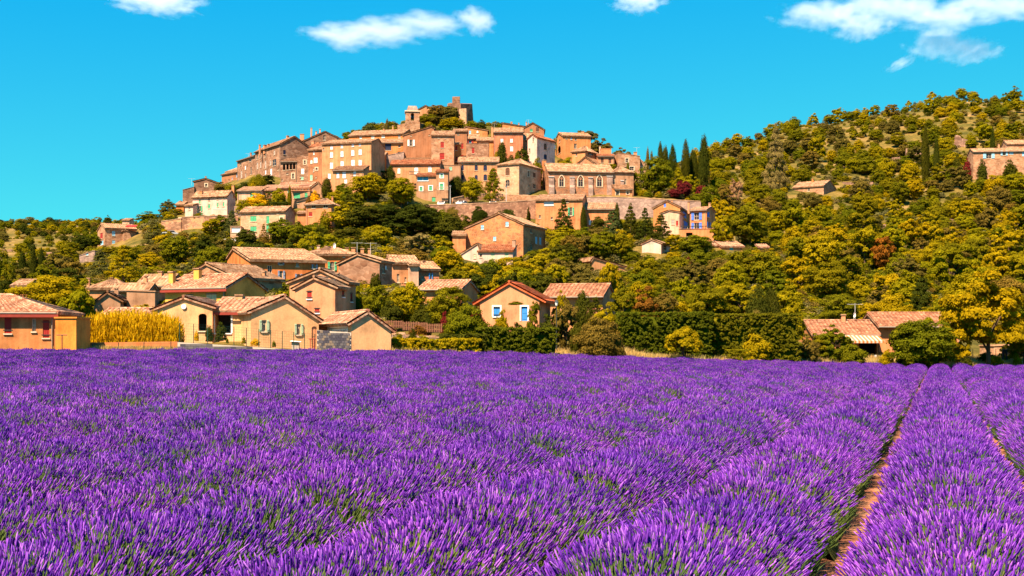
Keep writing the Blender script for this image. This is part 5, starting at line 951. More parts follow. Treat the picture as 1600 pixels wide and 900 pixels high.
# hedges with their own lengths
def hedge(px0, px1, yt, yb, D, mt, label, depth=1.6, var=0):
    w = (px1-px0)*D/F; x = ((px0+px1)/2-800)/F*D; zg = g1(x, D); h = zrow(yt, D)-zg; area = w*h+w*depth+2*h*depth; n = int(area*12)
    C = np.stack([RNG.uniform(-w/2, w/2, n), RNG.uniform(-depth/2, depth/2, n), RNG.uniform(.05, 1, n)*h], 1); f = RNG.uniform(size=n)
    C[f < .5, 1] = -depth/2; C[(f >= .5) & (f < .85), 2] = h*.97; C[f > .95, 0] = -w/2; Rr = RNG.uniform(.10, .21, n); C += RNG.normal(0, .03, (n, 3))
    Pt, d = clumps(C, Rr, 26, .07, 1.0); Pt[:, 2] = np.maximum(Pt[:, 2], 0); V, Q = leaves(Pt, d+np.array([0, -.3, .3]), .08, .15); NT[0] += 1; a, b, q = w*.46, depth*.40, h*.92; k = len(V)
    V = np.vstack([V, [(-a, -b, 0), (a, -b, 0), (a, b, 0), (-a, b, 0), (-a, -b, q), (a, -b, q), (a, b, q), (-a, b, q)]]); Q = np.vstack([Q, np.array([(4, 5, 6, 7), (0, 1, 5, 4), (1, 2, 6, 5), (2, 3, 7, 6), (3, 0, 4, 7)])+k])
    o = tag(link(bpy.data.objects.new('hedge', npmesh('hedge', V, Q, LM[mt]))), label, 'hedge'); o.location = (x, D, zg); BOX.append((px0, px1, yt, yb, D)); return o
hedge(745, 872, 513.5, 549, 105, 'H', 'long clipped green hedge at the field edge below the blue door house', 2.2, 0)
hedge(966, 1110, 489, 550, 116, 'H', 'left half of the tall dark hedge behind the fig tree', 3, 1)
hedge(1105, 1245, 491, 552, 117.5, 'H', 'right half of the tall dark hedge behind the round bush', 3, 2)
for i, (a, b) in enumerate(((613, 655), (653, 700), (698, 750))): hedge(a, b, 531+i % 2, 553, 101.5+i*0.7, 'Y', ['left', 'middle', 'right'][i]+' stretch of the low yellowish hedge along the field', 1.5, i)
hedge(690, 760, 524, 540, 104.5, 'K', 'low dark hedge at the foot of the big round tree', 2, 3)

# golden reed hedge: upright stems
def reeds():
    D = 102.5; n = 16000; x = RNG.uniform(-1, 1, n); env = np.sqrt(np.clip(1-np.abs(x)**3.2, 0, 1)); y = RNG.uniform(-1, 1, n)
    x0, x1 = (124-800)/F*D, (282-800)/F*D; X = (x0+x1)/2+x*(x1-x0)/2; Y = D+y*1.3; zg = gz(X, Y); top = (zrow(482, D)-zg)*(0.6+0.45*env)*RNG.uniform(.82, 1.05, n)
    lo = RNG.uniform(0, .8, n)*top; Pt = np.stack([X, Y, zg+lo], 1); ln = RNG.uniform(.35, .75, n)*np.minimum(1, (top-lo)+.25)
    dr = np.stack([RNG.normal(0, .28, n), RNG.normal(0, .28, n), np.ones(n)], 1); dr /= np.linalg.norm(dr, axis=1)[:, None]; e = Pt+dr*ln[:, None]; sd = np.cross(dr, RNG.normal(size=(n, 3))); sd /= np.linalg.norm(sd, axis=1)[:, None]; w = RNG.uniform(.02, .045, n)[:, None]
    V = np.stack([Pt-sd*w*.5, Pt+sd*w*.5, Pt+dr*ln[:, None]*.6+sd*w, e, Pt+dr*ln[:, None]*.6-sd*w], 1).reshape(-1, 3); Q = np.arange(n*5).reshape(n, 5)
    o = link(bpy.data.objects.new('reed_hedge', npmesh('reed_hedge', V, Q, LM['D']))); tag(o, 'bright golden yellow reed hedge behind the low garden wall', 'hedge'); BOX.append((122, 284, 484, 540, D))
reeds()

# ------------------------------------------------------------------ hillside trees: a spaced scatter kept clear of the houses
def clear(px, yt, yb, w, D):
    for X0, X1, Y0, Y1, hd in BOX:
        if D < hd+14 and px+w*.5 > X0 and px-w*.5 < X1 and yb > Y0 and yt < Y1-5: return False
    return True
PLACED = [(t[0], t[2], t[3]) for t in TREES]
def scatter(xr, dr, n, size, kinds, mats, label, group, spacing=0.5, shrub=False):
    tries = 0; made = 0
    while made < n and tries < n*60:
        tries += 1; px = random.uniform(*xr); D = math.exp(random.uniform(math.log(dr[0]), math.log(dr[1]))); x = (px-800)/F*D
        zg = g1(x, D); yb = HZ-(zg-H)*F/D; sw = random.uniform(*size); w = sw*F/D; kd = random.choice(kinds); h = w*(random.uniform(.7, 1.0) if kd in ('bush', 'round') else random.uniform(.9, 1.25)); yt = yb-h
        if not clear(px, yt, yb, w, D) or (px < 130 and D > 235): continue
        if any(abs(px-q[0]) < (w+q[2])*.5*spacing and abs(yb-q[1]) < (w+q[2])*.27*spacing for q in PLACED): continue
        mt = random.choice(mats); lb = label(px, yb, D, mt, kd)
        plant(px, yt, yb, w, kd, mt, lb, D=D, group=group(mt) if callable(group) else group, parts=(h > 22 and not shrub), name='shrub' if shrub and kd != 'bush' else None, cat='shrub' if shrub and kd != 'bush' else None); PLACED.append((px, yb, w)); made += 1
    return made
CN = {'Y': 'yellow green', 'G': 'green', 'O': 'brown green oak', 'K': 'dark green', 'E': 'grey green', 'N': 'rusty', 'D': 'golden', 'B': 'dark conifer'}
LAND = [(1210,245,'the tall dead looking cedar'),(1270,290,'the red chimney house'),(1446,225,'the lone high cypress'),(1570,240,'the stone villa'),(1396,345,'the tilted limestone slab'),(1100,250,'the cypress row'),(1172,345,'the dense tree by the blue shutters'),
 (1490,310,'the shaded rock ledges'),(1400,205,'the long limestone ledge'),(1140,382,'the tiny azure windowed cottage'),(1380,400,'the rusty brown tree'),(1430,495,'the awning bungalow'),(1160,490,'the tall dark hedge'),(1550,460,'the huge plane tree'),(1300,480,'the bungalow chimney'),
 (1018,390,'the pale garage'),(790,365,'the brick orange gable'),(770,400,'the white cottage'),(950,412,'the long low barn'),(900,455,'the farm building'),(700,450,'the bare gable cottage'),(880,340,'the peach house'),(660,425,'the row houses'),
 (190,370,'the blue shuttered hillside house'),(135,400,'the stone shelter'),(50,415,'the three left cypresses'),(310,350,'the patched wall'),(415,350,'the pale stone house'),(450,410,'the long orange house'),(220,440,'the low orange house'),(300,430,'the gabled stone house'),(560,345,'the dark thicket')]
USED = set()
def lab_any(where, tr='tree'):
    def f(px, yb, D, mt, kd):
        first = None
        for q in sorted(LAND, key=lambda l: (l[0]-px)**2+(1.4*(l[1]-yb))**2)[:6]:
            dx, dy = px-q[0], yb-q[1]; ds = math.hypot(dx, dy)
            far = 'just ' if ds < 28 else '' if ds < 70 else 'well '
            if abs(dx) > 2.2*abs(dy): di = 'right of' if dx > 0 else 'left of'
            elif abs(dy) > 2.2*abs(dx): di = 'below' if dy > 0 else 'above'
            else: di = ('below and ' if dy > 0 else 'above and ')+('right of' if dx > 0 else 'left of')
            out = (CN[mt]+(' bush ' if kd == 'bush' else ' conifer ' if kd == 'pine' else ' open crowned '+tr+' ' if kd == 'loose' else ' rounded '+tr+' ')+far+di+' '+q[2]).split()+where.split()
            lb = ' '.join(out if len(out) <= 16 else out[:-len(where.split())][:16]); first = first or lb
            if lb not in USED: USED.add(lb); return lb
        return first
    return f
lab_hill = lab_any(' on the right hillside', 'shrub'); lab_low = lab_any(' in the right belt'); lab_mid = lab_any(' on the wooded slope')
n1 = scatter((1085, 1680), (330, 745), 295, (4.5, 9.0), ['round', 'bush', 'bush', 'loose'], list('YYYGGOOG'), lab_hill, lambda m: CN[m]+' scrub of the upper right hillside', 0.5, True)
n2 = scatter((1050, 1680), (150, 330), 120, (5.0, 9.5), ['round', 'loose', 'loose', 'bush'], list('YYYYGGO'), lab_low, lambda m: CN[m]+' trees at the foot of the right hill', 0.52)
n3 = scatter((640, 1060), (140, 296), 70, (4.5, 8.0), ['round', 'loose', 'bush'], list('YYGGKO'), lab_mid, lambda m: CN[m]+' trees of the wooded slope', 0.42)
n4 = scatter((-60, 560), (150, 330), 80, (4.5, 8.5), ['round', 'loose', 'pine'], list('YGGKO'), lab_any(' on the left slope'), lambda m: CN[m]+' trees of the left slope', 0.42)
print('scattered', n1, n2, n3, n4, 'plants', NT[0])

# ------------------------------------------------------------------ stuff laid out with geometry nodes
def gn_scatter(colname):
    ng = bpy.data.node_groups.new('scatter_'+colname, 'GeometryNodeTree')
    ng.interface.new_socket('Geometry', in_out='INPUT', socket_type='NodeSocketGeometry'); ng.interface.new_socket('Geometry', in_out='OUTPUT', socket_type='NodeSocketGeometry')
    gi, go = ng.nodes.new('NodeGroupInput'), ng.nodes.new('NodeGroupOutput'); ci = ng.nodes.new('GeometryNodeCollectionInfo'); ip = ng.nodes.new('GeometryNodeInstanceOnPoints')
    ci.inputs['Collection'].default_value = bpy.data.collections[colname]; ci.inputs['Separate Children'].default_value = True; ci.inputs['Reset Children'].default_value = True
    ip.inputs['Pick Instance'].default_value = True
    for nm, ty, so in (('idx', 'INT', 'Instance Index'), ('rot', 'FLOAT_VECTOR', 'Rotation'), ('scl', 'FLOAT_VECTOR', 'Scale')):
        a = ng.nodes.new('GeometryNodeInputNamedAttribute'); a.data_type = ty; a.inputs['Name'].default_value = nm; ng.links.new(a.outputs['Attribute'], ip.inputs[so])
    ng.links.new(gi.outputs[0], ip.inputs['Points']); ng.links.new(ci.outputs[0], ip.inputs['Instance']); ng.links.new(ip.outputs[0], go.inputs[0]); return ng
def source(colname, meshes):
    c = bpy.data.collections.new(colname)
    for i, me in enumerate(meshes): c.objects.link(bpy.data.objects.new('%s_%s' % (colname, chr(97+i)), me))
    return gn_scatter(colname)
def points(name, Pt, idx, rot, scl, ng):
    me = bpy.data.meshes.new(name); me.vertices.add(len(Pt)); me.vertices.foreach_set('co', Pt.astype(np.float32).ravel())
    a = me.attributes.new('idx', 'INT', 'POINT'); a.data.foreach_set('value', idx.astype(np.int32))
    for nm, d in (('rot', rot), ('scl', scl)): a = me.attributes.new(nm, 'FLOAT_VECTOR', 'POINT'); a.data.foreach_set('vector', d.astype(np.float32).ravel())
    o = link(bpy.data.objects.new(name, me)); md = o.modifiers.new('scatter', 'NODES'); md.node_group = ng; return o
# undergrowth between the trees
def undergrowth():
    ms = []
    for mt in 'YGGOEK':
        V, Q = crown('bush', 0.05, 800); ms.append(npmesh('undergrowth', V, Q, LM[mt]))
    ng = source('undergrowth_source', ms); Pl = []
    n = 26000; px = RNG.uniform(-150, 1750, n); D = np.exp(RNG.uniform(math.log(112), math.log(790), n)); x = (px-800)/F*D; z = gz(x, D); row = HZ-(z-H)*F/D
    ok = np.ones(n, bool)
    for X0, X1, Y0, Y1, hd in BOX:
        ok &= ~((px > X0-6) & (px < X1+6) & (row > Y0) & (row-13 < Y1-6) & (D < hd+12))
    ok &= ~((px < 140) & (D > 250) & (RNG.uniform(size=n) < 0.7))
    ok &= ~((px > 1120) & (D > 360) & (RNG.uniform(size=n) < 0.35)); ok &= ~((px > 640) & (px < 860) & (D > 301) & (D < 322)); ok &= D > np.interp(px, EDGE_PX, EDGE_D)+np.where(px > 600, 26, 16)
    px, D, x, z = px[ok], D[ok], x[ok], z[ok]; n = len(px); s = RNG.uniform(1.0, 2.6, n)*np.where(D > 300, 1.15, 1.0)
    rot = np.zeros((n, 3)); rot[:, 2] = RNG.uniform(0, 6.28, n)
    o = points('undergrowth', np.stack([x, D, z-.15], 1), RNG.integers(0, 6, n), rot, np.stack([s*1.3, s*1.3, s*.8], 1), ng); tag(o, 'mixed low scrub covering the slopes between trees and houses', kind='stuff')
undergrowth()
def far_wood():
    ms = []
    for mt in 'YGOGK':
        V, Q = crown('round', 0.05, 900); ms.append(npmesh('far_wood', V, Q, LM[mt]))
    ng = source('far_wood_source', ms); n = 2600; px = RNG.uniform(-420, 262, n); D = RNG.uniform(440, 930, n); x = (px-800)/F*D; z = gz(x, D); row = HZ-(z-H)*F/D
    sc = (RNG.uniform(size=n) < np.where((row > 372) & (px < 150), .88, .5)); px, D, x, z = [q[~sc] for q in (px, D, x, z)]; n = len(px); s = RNG.uniform(3.0, 6.5, n); rot = np.zeros((n, 3)); rot[:, 2] = RNG.uniform(0, 6.28, n)
    o = points('far_wood', np.stack([x, D, z-.5], 1), RNG.integers(0, 5, n), rot, np.stack([s*1.25, s*1.25, s], 1), ng); tag(o, 'far scrubby oak wood on the low ridge at the left', kind='stuff')
far_wood()

for q in ((806, 470, 477, 36, 'vine hanging over the blue door', 115.2), (838, 470, 486, 14, 'vine clump beside the downpipe of the blue door house', 115.0)):
    o = plant(q[0], q[1], q[2], q[3], 'bush', 'G', q[4], D=q[5], name='vine'); o.location.z = zrow(q[2], q[5]); o.scale = (q[3]*q[5]/F, .7, (q[2]-q[1])*q[5]/F)
for q in ((1012, 396, 412, 30, 'G', 'green bush at the foot of the pale garage'), (1052, 388, 412, 36, 'Y', 'yellow bush right of the pale garage'), (985, 385, 410, 36, 'G', 'green bush left of the pale garage')): plant(*q[:4], 'bush', q[4], q[5], D=238)
# ------------------------------------------------------------------ lavender
def flower_mat():
    m = bpy.data.materials.new('lavender_flower'); m.use_nodes = True; nt = m.node_tree; nt.nodes.clear()
    g = nt.nodes.new('ShaderNodeNewGeometry'); oi = nt.nodes.new('ShaderNodeObjectInfo')
    a = ramp(nt, g.outputs['Random Per Island'], [(0.0, (0.052, 0.014, 0.21)), (0.4, (0.135, 0.032, 0.42)), (0.75, (0.25, 0.068, 0.58)), (1.0, (0.40, 0.17, 0.70))])
    t = ramp(nt, oi.outputs['Random'], [(0.0, (0.78, 0.8, 0.92, 1)), (1.0, (1.2, 1.08, 1.05, 1))]); a = mixc(nt, 1.0, a, t, 'MULTIPLY')
    d = N(nt, 'ShaderNodeBsdfDiffuse'); tr = N(nt, 'ShaderNodeBsdfTranslucent'); mx = N(nt, 'ShaderNodeMixShader', Fac=0.35); o = nt.nodes.new('ShaderNodeOutputMaterial')
    nt.links.new(a, d.inputs[0]); nt.links.new(a, tr.inputs[0]); nt.links.new(d.outputs[0], mx.inputs[1]); nt.links.new(tr.outputs[0], mx.inputs[2]); nt.links.new(mx.outputs[0], o.inputs[0]); return m
M_FL = flower_mat(); M_ST = leafmat('lavender_stem', (0.035, 0.075, 0.024), (0.105, 0.165, 0.050), 0.35, (0.28, 0.26, 0.10)); M_DK = leafmat('lavender_foliage', (0.022, 0.036, 0.016), (0.07, 0.09, 0.035), 0.2)
def lav_patch(lod, seed, sparse=0.0):
    rg = np.random.default_rng(seed); n = {0: 1350, 1: 850, 2: 430}[lod]; n = int(n*(1-sparse)); parts = []
    x = rg.uniform(-.63, .63, n); y = rg.uniform(-.46, .46, n); hx = np.sqrt(np.clip(1-(x/.67)**2, 0, 1)); hz = .45*hx+.03*np.sin(y*7+seed)+.06
    base = np.stack([x*.92, y, hz], 1); dr = np.stack([x*.95+rg.normal(0, .19, n), rg.normal(0, .22, n)+.25*np.sin(y*6.5+seed*2)*.5, np.full(n, .72)], 1); dr /= np.linalg.norm(dr, axis=1)[:, None]
    sl = rg.uniform(.13, .31, n)*(0.75+.25*hx); hl = rg.uniform(.045, .095, n)*(1.0 if lod == 0 else 1.1); r = rg.uniform(.0055, .0092, n)*{0: 1.0, 1: 1.3, 2: 2.0}[lod]
    sd = np.cross(dr, np.tile([0.3, 1.0, 0.2], (n, 1))); sd /= np.linalg.norm(sd, axis=1)[:, None]; sd2 = np.cross(dr, sd); tip0 = base+dr*sl[:, None]
    V = []; Q = []; mi = []; off = 0
    def add(v, q, m):
        nonlocal off
        V.append(v.reshape(-1, 3)); Q.append(q.reshape(-1, 4)+off); mi.append(np.full(q.reshape(-1, 4).shape[0], m)); off += v.reshape(-1, 3).shape[0]
    # stems
    w = .0035*{0: 1, 1: 1.5, 2: 2.4}[lod]; st = np.stack([base-sd*w, base+sd*w, tip0+sd*w, tip0-sd*w], 1); add(st, np.arange(n*4).reshape(n, 1, 4), 1)
    # flower heads: whorled spindles
    if lod == 0: tt, rr, k = [0, .18, .38, .5, .72, .86, 1.0], [.35, 1, .62, .95, .8, .6, .12], 4
    elif lod == 1: tt, rr, k = [0, .3, .55, 1.0], [.4, 1, .75, .12], 3
    else: tt, rr, k = [0, .35, 1.0], [.35, 1, .15], 3
    R_ = len(tt); rings = []
    for t, q in zip(tt, rr):
        for i in range(k):
            a = 2*math.pi*i/k+(t*2 if lod == 0 else 0); rings.append(tip0+dr*(hl*t)[:, None]+(sd*math.cos(a)+sd2*math.sin(a))*(r*q)[:, None])
    v = np.stack(rings, 1); fq = np.array([[j*k+i, j*k+(i+1) % k, (j+1)*k+(i+1) % k, (j+1)*k+i] for j in range(R_-1) for i in range(k)])
    add(v, fq[None]+(np.arange(n)*R_*k)[:, None, None], 0)
    # grassy grey green leaves
    nb = {0: 900, 1: 420, 2: 150}[lod]; x = rg.uniform(-.68, .68, nb); y = rg.uniform(-.5, .5, nb); hx = np.sqrt(np.clip(1-(x/.72)**2, 0, 1)); b = np.stack([x*.9, y, .37*hx-.02], 1)
    d = np.stack([x*.9+rg.normal(0, .2, nb), rg.normal(0, .25, nb), np.full(nb, .8)], 1); d /= np.linalg.norm(d, axis=1)[:, None]; s = np.cross(d, rg.normal(size=(nb, 3))); s /= np.linalg.norm(s, axis=1)[:, None]; L_ = rg.uniform(.12, .30, nb)[:, None]; wd = .006*{0: 1, 1: 1.7, 2: 3}[lod]
    add(np.stack([b-s*wd, b+s*wd, b+d*L_+s*wd*.2, b+d*L_-s*wd*.2], 1), np.arange(nb*4).reshape(nb, 1, 4), 1)
    # dark woody mound beneath
    gx, gy = np.meshgrid(np.linspace(-.70, .70, 11), np.linspace(-.5, .5, 6)); mz = .37*np.sqrt(np.clip(1-(gx/.70)**2, 0, 1))-.04+.02*np.sin(gx*9+gy*11); mv = np.stack([gx.ravel()*.92, gy.ravel(), mz.ravel()], 1)
    i = (np.arange(5)[:, None]*11+np.arange(10)[None]).ravel(); add(mv, np.stack([i, i+1, i+12, i+11], 1), 2)
    me = npmesh('lavender', np.vstack(V), np.vstack(Q), [M_FL, M_ST, M_DK]); me.polygons.foreach_set('material_index', np.concatenate(mi).astype(np.int32)); return me
LAV = [lav_patch(0, 1), lav_patch(0, 2), lav_patch(0, 3, .12), lav_patch(0, 4, .42), lav_patch(1, 5), lav_patch(1, 6), lav_patch(1, 7, .3), lav_patch(2, 8), lav_patch(2, 9), lav_patch(2, 10)]
NG_LAV = source('lavender_source', LAV)
TANR = 0.3448; YAW = math.atan(TANR); SPX = 2.05      # rows run a little to the right of the line of sight, 2.05 m apart measured across the view
def lavender_rows():
    cnt = 0
    for k in range(-46, 24):
        x0 = -0.90+SPX*(k+0.5)+(0.02 if k >= 0 else 0.0); ys = np.arange(-3.0, 134, .76); ys = ys+RNG.normal(0, .05, len(ys)); xs = x0+TANR*ys+RNG.normal(0, .03, len(ys)); px = 800+F*xs/np.maximum(ys, .5)
        ok = (ys < np.interp(px, EDGE_PX, EDGE_D)-.6) & (((ys > 3) & (px > -420) & (px < 2050)) | ((np.abs(xs) < 26) & (ys < 40))); ys, xs = ys[ok], xs[ok]; n = len(ys)
        if n < 3: continue
        z = gz(xs, ys); d = np.hypot(xs, ys)
        idx = np.where(d < 24, RNG.choice([0, 1, 2, 2, 1, 2, 3, 3, 3], n), np.where(d < 55, RNG.choice([4, 5, 4, 5, 6], n), RNG.integers(7, 10, n)))
        rot = np.zeros((n, 3)); rot[:, 2] = -YAW+np.where(RNG.uniform(size=n) < .5, 0, math.pi)+RNG.normal(0, .06, n); rot[:, 0] = RNG.normal(0, .05, n); rot[:, 1] = RNG.normal(0, .05, n)
        s = RNG.uniform(.94, 1.1, n); o = points('lavender_row', np.stack([xs, ys, z], 1), idx, rot, np.stack([s*1.08, np.full(n, 1.02), s*RNG.uniform(.92, 1.12, n)], 1), NG_LAV)
        side = 'right of the bare soil path' if k >= 0 else 'left of the bare soil path'; q = k if k >= 0 else -k-1
        nth = ['nearest', 'second', 'third', 'fourth', 'fifth', 'sixth', 'seventh', 'eighth', 'ninth', 'tenth'][q] if q < 10 else None
        tag(o, ('%s purple lavender row %s' % (nth, side)) if nth else ('purple lavender row in the merged left part of the field' if k < 0 else 'purple lavender row beyond the right edge'), None, 'lavender rows', 'stuff'); cnt += n
    print('lavender patches', cnt)
lavender_rows()
# dry grass along the far edge of the field
def dry_grass():
    mats = [leafmat('dry_grass_blade', (0.34, 0.22, 0.07), (0.58, 0.44, 0.18), 0.4, (0.72, 0.62, 0.38))]; ms = []
    for sd in range(4):
        rg = np.random.default_rng(50+sd); n = 90; b = np.stack([rg.normal(0, .3, n), rg.normal(0, .3, n), np.zeros(n)], 1); d = np.stack([rg.normal(0, .28, n), rg.normal(0, .28, n), np.ones(n)], 1); d /= np.linalg.norm(d, axis=1)[:, None]
        L_ = rg.uniform(.3, .9, n)[:, None]; s = np.cross(d, rg.normal(size=(n, 3))); s /= np.linalg.norm(s, axis=1)[:, None]; w = .016
        V = np.stack([b-s*w*.6, b+s*w*.6, b+d*L_*.7+s*w*1.3, b+d*L_, b+d*L_*.7-s*w*1.3], 1).reshape(-1, 3); ms.append(npmesh('dry_grass', V, np.arange(n*5).reshape(n, 5), mats))
    ng = source('dry_grass_source', ms); P_ = []
    for px in np.arange(-200, 1800, 2.2):
        de = float(np.interp(px, EDGE_PX, EDGE_D)); m = 0.75 if px < 280 else 0.06 if px < 690 else 0.45 if px < 900 else 1.0
        if 280 < px < 612: continue
        for q in range(7):
            if random.random() > m: continue
            D = de+random.uniform(.3, 5.5 if px > 690 else 1.2); x = (px+random.uniform(-2, 2)-800)/F*D; P_.append((x, D, g1(x, D), random.uniform(.7, 1.2)*(1.2 if px > 690 else 1.15)))
    P_ = np.array(P_); n = len(P_); rot = np.zeros((n, 3)); rot[:, 2] = RNG.uniform(0, 6.28, n); s = P_[:, 3]
    o = points('dry_grass', P_[:, :3], RNG.integers(0, 4, n), rot, np.stack([s, s, s], 1), ng); tag(o, 'strip of pale dry grass along the far edge of the lavender', kind='stuff')
dry_grass()

# ------------------------------------------------------------------ rock outcrops
def rock(label, px, py, wpx, hpx, D, m, dep=None):
    c = ray(px, py, D); zg = g1(c.x, D); w, h = wpx*D/F, hpx*D/F; mb = MB(); r0 = random.Random(int(px*7+py))
    r = tag(empty('rock_outcrop', (c.x, D, zg)), label, 'rock'); k = max(3, int(wpx/9))
    for i in range(k):
        u = -w/2+w*(i+.5)/k; bw = w/k*r0.uniform(.8, 1.35); bh = h*r0.uniform(.55, 1.1); bd = r0.uniform(1.2, 2.5); y = r0.uniform(-.5, .8)
        V = [(u+sx*bw/2*r0.uniform(.75, 1.1), y+sy*bd/2, (0.0 if sz == 0 else bh)*r0.uniform(.8, 1.1)-(1.2 if sz == 0 else 0)) for sz in (0, 1) for sx, sy in ((-1, -1), (1, -1), (1, 1), (-1, 1))]
        n = len(mb.v); mb.v += V; mb.f += [(n, n+3, n+2, n+1), (n+4, n+5, n+6, n+7), (n, n+1, n+5, n+4), (n+1, n+2, n+6, n+5), (n+2, n+3, n+7, n+6), (n+3, n, n+4, n+7)]
        if i % 3 == 2 or i == k-1: mb.build('boulder', m, r); mb = MB()
M_ROCK = stone('limestone', [(0.30,0.22,0.17),(0.40,0.31,0.24),(0.34,0.25,0.19),(0.26,0.19,0.15)], 0.8, (0.16, 0.11, 0.08), 0.05)
for a in (('long limestone ledge high on the right hillside', 1395, 212, 60, 8, 500), ('limestone block beside the lone cypress', 1432, 204, 30, 14, 505), ('pale limestone block under the ridge trees', 1496, 200, 26, 16, 515), ('small ledge near the right ridge', 1375, 216, 40, 6, 520),
          ('tilted limestone slab above the green belt', 1396, 340, 34, 20, 335), ('rough ledge left of the tilted slab', 1352, 338, 40, 10, 345), ('limestone blocks in the shaded right slope', 1572, 312, 40, 12, 345), ('dark ledge in the shaded right slope', 1490, 305, 60, 8, 352), ('low rocks at the bottom of the shaded slope', 1510, 368, 60, 10, 318), ('low rocks by the right edge', 1580, 362, 40, 12, 320),
          ('pale rocks in the hillside clearing', 1340, 268, 50, 6, 430), ('small rocks left in the clearing', 1245, 270, 30, 6, 450), ('rock ledge below the stone villa', 1585, 270, 30, 8, 400),
          ('grey scree ledge on the far left hill', 20, 372, 44, 5, 640), ('long scree slope ledge of the far left hill', 70, 388, 60, 8, 590), ('scree blocks near the left cypresses', 75, 398, 50, 8, 560)): rock(*a, M_ROCK)

# ------------------------------------------------------------------ small things
def post_lamp(label, px, yt, yb, D, col='steel', k=1.0):
    a = ray(px, yb, D); z0 = g1(a.x, D); h = zrow(yt, D)-z0; r = tag(empty('street_lamp', (a.x, D, z0)), label, 'street lamp')
    m = MB(); m.tube((0, 0, -.3), (0, 0, h-.45), .10*k, .06*k, 7); m.build('pole', P[col], r)
    m = MB(); m.tube((0, 0, h-.42), (0, 0, h-.1), .14*k, .26*k, 7); m.build('lamp_glass', P['white'], r)
    m = MB(); m.tube((0, 0, h-.1), (0, 0, h+.08), .32*k, .08, 7); m.build('lamp_hood', P['iron'], r)
post_lamp('pale lamp post in front of the smaller plane tree', 637, 296.5, 316, 303.5); post_lamp('lamp post left of the round lime tree on the road', 703.5, 289.5, 318, 305); post_lamp('lamp post on the ramp before the plum corner house', 791, 290.5, 315, 309); post_lamp('dark garden lamp post right of the blue door house', 869.5, 470, 515, 110, 'iron', .6)
def car(label, px, D, col, rz=0.0, row=None):
    x = (px-800)/F*D; z = g1(x, D)
    r = tag(empty('parked_car', (x, D, z), rz), label, 'car', None); m = MB()
    prof = [(-2.0, .35), (-2.05, .75), (-1.85, .95), (-1.1, 1.0), (-.5, 1.42), (.85, 1.45), (1.5, 1.0), (2.0, .85), (2.05, .35)]
    for sy in (-.82, .82): m.poly([(p, sy, q) for p, q in (prof if sy < 0 else prof[::-1])])
    for (a, b), (c, d) in zip(prof, prof[1:]+prof[:1]): m.quad((a, -.82, b), (a, .82, b), (c, .82, d), (c, -.82, d))
    m.build('body', col, r); g = MB()
    for sy in (-.825, .825): g.poly([(-1.0, sy, 1.02), (-.45, sy, 1.36), (.8, sy, 1.38), (1.3, sy, 1.02)][::(1 if sy < 0 else -1)])
    g.quad((-1.09, -.7, 1.02), (-1.09, .7, 1.02), (-.54, .7, 1.41), (-.54, -.7, 1.41)); g.quad((1.47, -.7, 1.04), (1.47, .7, 1.04), (.91, .7, 1.43), (.91, -.7, 1.43)); g.build('windows', GL, r)
    for sx in (-1.25, 1.25):
        for sy in (-.8, .8): w = MB(); w.tube((sx, sy-.1, .32), (sx, sy+.1, .32), .32, .32, 10); w.build('wheel', P['black'], r)
    return r
M_CARW = plain('car_white', (0.75, 0.75, 0.76), 0.3, 0.02, 0.5); M_CARS = plain('car_silver', (0.42, 0.44, 0.47), 0.3, 0.02, 0.5)
car('small white car parked at the left by the green door', 690, 306, M_CARW, 1.5); car('pale car with a dark window under the round lime tree', 722, 306.5, M_CARW, 1.2); car('dark silver car left of the white van on the road', 757, 306, M_CARS, 1.7); car('white car parked under the ramp lamp post', 770.5, 306.5, M_CARW, 1.45)
car('silver car half hidden below the hillside house', 265, 290.0-4, M_CARS, 0.4)
# wire fence with posts above the low grey wall
def wire_fence():
    px = [280.5, 302.5, 324.5, 365.5, 385, 404.5, 423, 441, 459, 476, 492]; top = [504, 506, 508, 510.5, 512, 514, 515.8, 517.5, 519, 521, 522]; D = 98.6
    A = ray(280.5, 534, D); r = tag(empty('wire_fence', tuple(A)), 'green wire mesh fence with slim posts on the long low grey wall', 'fence'); P_ = []
    for p, t in zip(px, top):
        a = ray(p, np.interp(p, [277, 494], [534, 548]), D); b = ray(p, t, D); P_.append((a-A, b-A)); m = MB(); m.tube(a-A-Vector((0, 0, .3)), b-A, .035, .035, 6); m.build('post', P['bingreen'], r)
    w = MB()
    for (a0, b0), (a1, b1) in zip(P_[:-1], P_[1:]):
        for k in range(8): f = k/7; w.tube(a0+(b0-a0)*f, a1+(b1-a1)*f, .006, .006, 3, False)
        n = int((a1-a0).length/.18)
        for k in range(1, n): f = k/n; w.tube(a0+(a1-a0)*f, b0+(b1-b0)*f, .004, .004, 3, False)
    tag(w.build('wire_mesh', P['bingreen'], r), kind='stuff')
wire_fence()
def field_posts():
    A = ray(5, 550, 98.4); r = tag(empty('post_and_wire_fence', tuple(A)), 'low wire fence of thin dark posts before the red shuttered house and orange wall', 'fence'); L_ = []
    for p, t in ((5, 531), (55, 533), (144, 535), (185, 535), (225, 534), (267, 534)):
        a, b = ray(p, 552, 98.4), ray(p, t, 98.4); m = MB(); m.tube(a-A, b-A, .04, .035, 6); m.build('post', P['iron'], r); L_.append((a-A, b-A))
    w = MB()
    for (a0, b0), (a1, b1) in zip(L_[:-1], L_[1:]):
        for f in (.35, .6, .85): w.tube(a0+(b0-a0)*f, a1+(b1-a1)*f, .006, .006, 3, False)
    tag(w.build('wire', P['iron'], r), kind='stuff')
field_posts()
